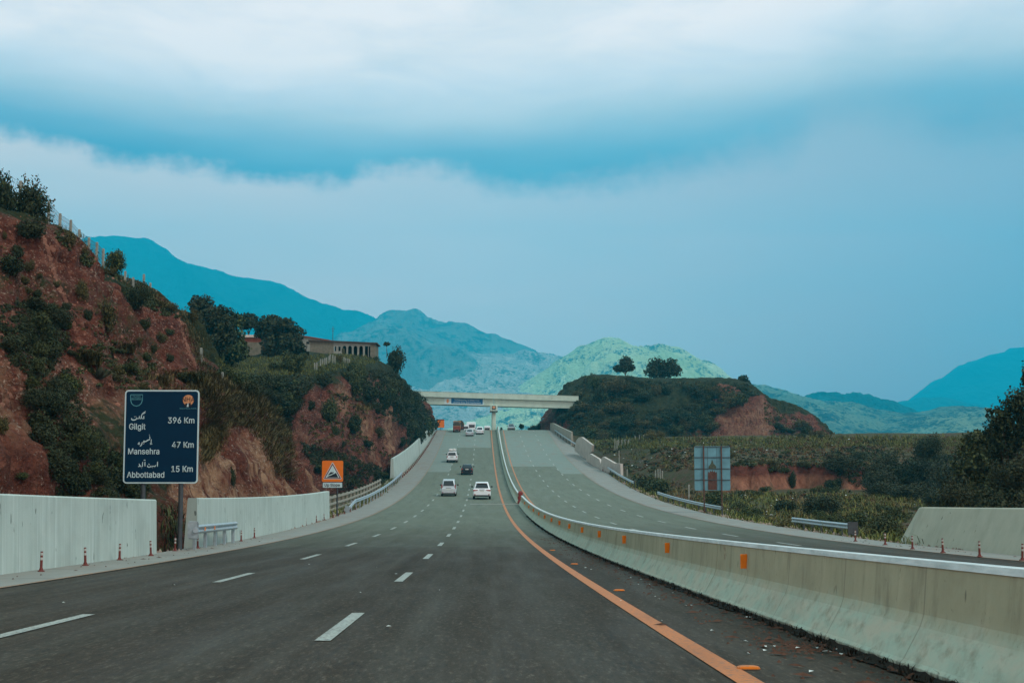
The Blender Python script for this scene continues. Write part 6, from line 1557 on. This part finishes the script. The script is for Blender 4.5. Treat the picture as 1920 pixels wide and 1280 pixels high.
def plant_mesa():
    def mtree(label, bx, by, lobes, n): tree('round_tree', label, bx, by, lobes, n*2, 3.2, 'leaf_tree', Y=338, trunk=.22)
    mtree('lopsided tree with bare stems on the mesa top, left of the bigger tree', 1172, 716, [(1174, 678, 13, 10), (1160, 690, 11, 7), (1183, 688, 8, 8), (1171, 690, 9, 8)], 1500)
    mtree('broad dense tree on the mesa top', 1243, 716, [(1232, 684, 18, 14), (1255, 684, 18, 13), (1222, 697, 15, 11), (1266, 695, 14, 11), (1244, 698, 20, 13)], 3200)
    mtree('little tree at the right shoulder of the mesa top', 1394, 728, [(1392, 710, 9, 7), (1400, 718, 8, 7), (1388, 718, 7, 6)], 800)
    for cx, cy, w, h, lab in ((1112, 704, 12, 14, 'small pointed bush on the left end of the mesa skyline'), (1095, 710, 16, 18, 'dark bush at the left corner of the mesa skyline'), (1320, 716, 18, 9, 'low bush on the mesa skyline right of the broad tree'), (1062, 738, 24, 8, 'low brownish bush on the bank above the bridge end')):
        bush(cx, cy, w, h, 'dark', lab, Y=336)
    thicket([(1050, 790), (1078, 735), (1098, 708), (1180, 712), (1240, 726), (1300, 722), (1412, 722), (1425, 745), (1400, 752), (1365, 752), (1345, 772), (1332, 818), (1210, 815), (1130, 820), (1070, 800)], 72, (22, 42), (15, 30), ['dark', 'dark', 'low', 'olive', 'mid', 'olive'], 'dark bush in the dense scrub covering the mesa face', 'bushes covering the mesa', thin=.12)
    for k, px in enumerate(range(1196, 1412, 18)):
        if 1212 < px < 1275: continue
        bush(px+rnd.uniform(-5, 5), 709+(px-1196)*.035+rnd.uniform(-2, 3), rnd.uniform(10, 22), rnd.uniform(6, 13), rnd.choice(['dark', 'olive', 'mid']), 'small bush in the ragged row along the skyline of the mesa top', 'bushes along the mesa skyline', Y=333, base=.5)
    thicket([(1432, 752), (1470, 775), (1530, 800), (1585, 822), (1450, 822), (1435, 790)], 14, (16, 30), (11, 20), ['dark', 'low', 'olive'], 'dark bush on the slope right of the bare clay of the mesa', 'bushes right of the mesa clay')
    thicket([(1105, 800), (1140, 815), (1130, 830), (1100, 825)], 5, (20, 30), (16, 22), ['mid', 'olive'], 'green bush at the left foot of the mesa above the tilted slab', 'bushes at the mesa left foot')
    scrub('undergrowth', [[(1040, 795), (1076, 732), (1098, 708), (1180, 714), (1412, 722), (1425, 745), (1400, 752), (1365, 752), (1345, 772), (1332, 818), (1210, 815), (1130, 820)]], 950, (3, 7), 3.2, 'leaf_dark', 28, .2)
    scrub('undergrowth', [[(1432, 752), (1470, 775), (1530, 800), (1585, 822), (1450, 822), (1435, 790)]], 200, (2.5, 5), 3.4, 'leaf_olive', 16)
    scrub('undergrowth', [[(1045, 795), (1076, 735), (1098, 710), (1300, 716), (1400, 725), (1345, 772), (1332, 818), (1130, 820)]], 260, (2.5, 5), 3.6, 'leaf_olive', 14, .2)
    for cx, cy, w, h in ((1076, 768, 36, 24), (1092, 756, 34, 36), (1058, 780, 30, 20), (1084, 778, 34, 26)): bush(cx, cy, w, h, 'dark', 'dark bush growing up under the right end of the bridge', 'bushes under the right bridge end', Y=309, base=.5)
    for cx, cy, w, h in ((786, 752, 30, 34), (776, 738, 30, 24), (797, 770, 22, 22)): bush(cx, cy, w, h, 'dark', 'dark bush hiding the left end of the bridge', 'bushes at the left bridge end', Y=308, base=.5)
    # little tree and shrubs at the crest on the right
    tree('round_tree', 'small dark tree standing at the crest right of the oncoming car', 978, 809, [(978, 799, 4.6, 4.2)], 420, 2.6, 'leaf_dark', Y=340, trunk=.12)
    for cx, cy, w, h in ((1005, 800, 22, 12), (1012, 797, 18, 18), (995, 803, 16, 8), (940, 803, 5, 9), (1030, 796, 18, 16)): bush(cx, cy, w, h, 'dark', 'dark shrub at the crest beside the pale sign back', 'shrubs at the crest on the right', Y=338, base=.5)
plant_mesa()

def plant_field():
    F1 = [(1102, 838), (1150, 826), (1300, 824), (1812, 820), (1812, 868), (1700, 868), (1600, 876), (1380, 874), (1180, 890), (1168, 862)]
    F2 = [(1180, 890), (1370, 926), (1600, 928), (1770, 934), (1712, 965), (1692, 1030), (1625, 1018), (1480, 990), (1350, 962), (1225, 928)]
    F3 = [(1100, 822), (1300, 821), (1812, 818), (1812, 838), (1300, 842), (1110, 842)]
    grass('field_grass', [F1], 1300, (3, 7), 1.0, 'grass_green', .6, 5, .3, sc=.01)
    grass('field_grass', [F1], 600, (3, 7), 1.0, 'grass_dry', .6, 5, .2, sc=.015)
    grass('field_grass', [F3], 1700, (4, 9), 1.1, 'grass_green', .5, 6)
    grass('field_grass', [F2], 1100, (6, 16), 1.3, 'grass_green', .7, 6, .2, sc=.012)
    grass('field_grass', [F2], 700, (6, 14), 1.3, 'grass_dry', .7, 5, .25, sc=.015)
    scrub('undergrowth', [F1], 420, (3, 8), 3.8, 'leaf_dark', 22, .28, sc=.014); scrub('undergrowth', [F2], 420, (5, 12), 4.6, 'leaf_mid', 30, .2, sc=.014)
    scrub('undergrowth', [F1, F2], 620, (3, 8), 3.4, 'leaf_rust', 20, .22, sc=.013); scrub('undergrowth', [F1, F2], 260, (3, 8), 3.8, 'leaf_olive', 18, .2)
    thicket([(1380, 930), (1500, 935), (1660, 940), (1700, 960), (1690, 1020), (1600, 1000), (1480, 985), (1370, 955)], 24, (26, 54), (20, 36), ['mid', 'lowmid', 'dark', 'olive'], 'green weed bush in the rough ground behind the right guardrails', 'weed bushes behind the right guardrails', .1)
    thicket([(1200, 840), (1500, 836), (1540, 850), (1400, 868), (1220, 880)], 10, (16, 32), (10, 18), ['low', 'lowmid', 'olive'], 'low scrub bush in the sloping field behind the big sign back', 'scrub bushes in the sloping field')
    for cx, cy, w, h, k, lab in ((1228, 908, 56, 44, 'mid', 'green bush spilling over the right guardrail left of the big sign back'), (1205, 905, 34, 34, 'dark', 'dark bush beside the end of the upper right guardrail'), (1336, 935, 44, 40, 'mid', 'green bush at the foot of the big sign back'),
                                 (1540, 945, 80, 50, 'dark', 'dark spreading bush above the short right guardrail'), (1415, 968, 44, 30, 'lowmid', 'low green bush by the right shoulder edge, below the big sign back'), (1650, 985, 60, 50, 'mid', 'green bush left of the sloped wall')):
        bush(cx, cy, w, h, k, lab)
    bush(1738, 838, 72, 54, 'dark', 'big rounded dark bush on the field skyline left of the tree at the right', Y=150, base=.4)
    for cx, cy, w, h in ((1575, 860, 70, 50), (1640, 880, 70, 50), (1650, 895, 70, 50), (1690, 880, 90, 62), (1740, 880, 90, 64), (1790, 890, 90, 80), (1650, 912, 70, 40), (1710, 915, 90, 44), (1610, 850, 44, 26), (1660, 860, 50, 30), (1770, 850, 50, 30), (1800, 925, 90, 60), (1760, 930, 70, 40)):
        bush(cx, cy, w, h, rnd.choice(['dark', 'dark', 'low']), 'dark tall shrub in the thicket right of the cut bank', 'shrubs of the thicket right of the bank', base=.5)
    scrub('undergrowth', [[(1550, 850), (1620, 835), (1700, 860), (1810, 850), (1815, 950), (1700, 925), (1640, 925), (1580, 900)]], 420, (6, 12), 4, 'leaf_dark', 40)
    scrub('undergrowth', [[(1370, 866), (1560, 858), (1560, 874), (1370, 874)], [(1370, 922), (1600, 922), (1600, 932), (1370, 930)]], 60, (3, 7), 4.5, 'leaf_mid', 18)
    thicket([(1370, 868), (1545, 862), (1545, 876), (1370, 880)], 11, (13, 26), (10, 17), ['low', 'lowmid', 'olive'], 'small bush along the top lip of the red cut bank in the field', 'bushes on the lip of the cut bank')
    thicket([(1370, 912), (1610, 914), (1610, 926), (1370, 922)], 9, (16, 30), (11, 20), ['lowmid', 'mid', 'olive'], 'small green bush at the foot of the red cut bank in the field', 'bushes at the foot of the cut bank')
    bush(1486, 897, 16, 40, 'dark', 'narrow dark bush put in as the dark notch of the red cut bank'); bush(1565, 905, 40, 26, 'dark', 'dark bush at the right end of the red cut bank')  # first clump added to stand for the dark notch in the bank
    # right edge
    tree('loose_tree', 'loose open-branched tree at the right edge of the picture', 1900, 960, [(1898, 760, 26, 30), (1872, 790, 26, 22), (1862, 772, 18, 12), (1905, 800, 34, 36), (1884, 830, 36, 30), (1915, 742, 16, 14), (1925, 712, 10, 26), (1860, 812, 20, 16), (1930, 780, 40, 60), (1896, 870, 40, 40)], 13000, 5.2, 'leaf_tree', Y=66, trunk=.13, shell=.15, rough=.5)
    tree('bushy_tree', 'tall bushy tree of lighter green left of the loose tree at the right edge', 1850, 975, [(1838, 838, 36, 30), (1828, 870, 44, 36), (1862, 880, 44, 44), (1835, 820, 18, 14), (1850, 930, 60, 44)], 16000, 5.2, 'leaf_mid', Y=72, trunk=.12)
    for cx, cy, w, h, k, lab in ((1790, 920, 90, 100, 'dark', 'tall dark bush above the left end of the sloped wall'), (1860, 935, 130, 110, 'dark', 'massive dark bush above the middle of the sloped wall'), (1920, 930, 110, 120, 'dark', 'dark bush above the sloped wall at the right picture edge'), (1770, 955, 60, 40, 'mid', 'green bush leaning over the left end of the sloped wall'), (1905, 875, 90, 90, 'dark', 'dark leafy mass under the loose tree at the right edge')):
        bush(cx, cy, w, h, k, lab, Y=62, base=.5)
    bush(1818, 974, 20, 22, 'mid', 'sprig of weed hanging over the top of the sloped wall', Y=47)
    g = np.random.default_rng(3); V, Fc = [], []
    for poly, n in ((F1, 130), (F2, 110)):
        for x, y, loc, nrm in samples(poly, n, .15, .03):
            k = loc.y/F; r = rnd.uniform(.8, 2.6)*k; a = rnd.random()*PI; b = len(V); c, s = math.cos(a), math.sin(a); z = loc.z+rnd.uniform(.05, .3)
            V += [(loc.x+c*r*1.5, loc.y+s*r*1.5, z), (loc.x-s*r, loc.y+c*r, z+r*.6), (loc.x-c*r*1.5, loc.y-s*r*1.5, z), (loc.x+s*r, loc.y-c*r, z+r*.3)]; Fc.append((b, b+1, b+2, b+3))
    tag(link('litter', fastmesh('litter', np.array(V), np.array(Fc)), MATS['litter_white']), kind='stuff')
plant_field()

def rubble_chutes():
    """pale threads of loose stone running down the left clay hill"""
    V, Fc = [], []
    for line in ([(78, 436), (88, 462), (97, 492), (104, 515), (112, 540), (122, 560), (130, 590), (143, 620)], [(332, 585), (340, 612), (348, 640), (356, 662), (366, 684)], [(96, 462), (100, 470)]):
        L = len(line)-1
        for k in range(90*L):
            q = rnd.random()*L; i = min(int(q), L-1); f = q-i; x = line[i][0]+(line[i+1][0]-line[i][0])*f+rnd.gauss(0, 1.6); y = line[i][1]+(line[i+1][1]-line[i][1])*f+rnd.gauss(0, 1.6)
            loc, nrm = hit(x, y)
            if loc is None: continue
            r = rnd.uniform(.03, .11); b = len(V); a0 = rnd.random()*6
            ax = nrm.orthogonal().normalized(); ay = nrm.cross(ax)
            V += [tuple(loc+ax*r*math.cos(a0+j*1.57)*rnd.uniform(.7, 1.3)+ay*r*math.sin(a0+j*1.57)*rnd.uniform(.7, 1.3)-nrm*.02) for j in range(4)]+[tuple(loc+nrm*r*.7)]; Fc += [(b+j, b+(j+1) % 4, b+4) for j in range(4)]
    for k in range(1300):
        x, y = rnd.uniform(0, 345), rnd.uniform(400, 760); loc, nrm = hit(x, y)
        if loc is None or loc.y > 125 or nrm.z > .8: continue
        r = rnd.uniform(.02, .09)*rnd.choice([1, 1, 1, 1.8]); b = len(V); a0 = rnd.random()*6; ax = nrm.orthogonal().normalized(); ay = nrm.cross(ax)
        V += [tuple(loc+ax*r*math.cos(a0+j*1.57)*rnd.uniform(.7, 1.3)+ay*r*math.sin(a0+j*1.57)*rnd.uniform(.7, 1.3)-nrm*.02) for j in range(4)]+[tuple(loc+nrm*r*.7)]; Fc += [(b+j, b+(j+1) % 4, b+4) for j in range(4)]
    tag(link('rubble', fastmesh('rubble', np.array(V), np.array(Fc)), MATS['slope_stone']), kind='stuff')
rubble_chutes()

def roadside():
    """rubble and weeds along the outer shoulder edges"""
    V, Fc = [], []
    for k in range(900):
        if k % 2: y = 45+170*rnd.random()**1.5; x = SR(y)+rnd.uniform(-.1, .8)
        else: y = 20+200*rnd.random()**1.3; x = SL(y)-rnd.uniform(-.25, .6)
        r = rnd.uniform(.03, .12)*(1 if y < 60 else 1.6); z = rz(y)-.02+(0 if abs(rnd.gauss(0, 1)) < 2 else .05); b = len(V)
        pts = [(math.cos(a)*r*rnd.uniform(.7, 1.2), math.sin(a)*r*rnd.uniform(.7, 1.2)) for a in (0, 1.3, 2.5, 3.8, 5)]
        V += [(x+p, y+q, z-.05) for p, q in pts]+[(x, y, z+r*.8)]; Fc += [(b+i, b+(i+1) % 5, b+5) for i in range(5)]
    tag(link('rubble', fastmesh('rubble', np.array(V), np.array(Fc)), MATS['stone']), kind='stuff')
    C, H, W_ = [], [], []
    for k in range(900):
        if k % 3: y = 50+150*rnd.random()**1.4; x = SR(y)+rnd.uniform(.15, 1.6)
        else: y = 98+90*rnd.random(); x = SL(y)-rnd.uniform(.1, 1.4)
        C.append((x, y, rz(y)-.25)); H.append(rnd.uniform(.35, .8)); W_.append(.012+y*.00022)
    g = np.random.default_rng(9); V, Fc = blade_cloud(np.array(C), np.array(H), np.array(W_), .7, g, 7, .2)
    tag(link('verge_weeds', tri_quads_to_mesh('verge_weeds', V, Fc), MATS['grass_green']), kind='stuff')
    C, H, W_ = [], [], []
    for k in range(420):
        y = 8+80*rnd.random()**1.5; C.append((BX-.37-abs(rnd.gauss(0, .04)), y, rz(y)+.01)); H.append(rnd.uniform(.03, .10)); W_.append(.006+y*.0001)
    V, Fc = blade_cloud(np.array(C), np.array(H), np.array(W_), .6, g, 5, .03)
    tag(link('barrier_foot_weeds', tri_quads_to_mesh('barrier_foot_weeds', V, Fc), MATS['moss_dirt']), kind='stuff')
roadside()
build_haze()
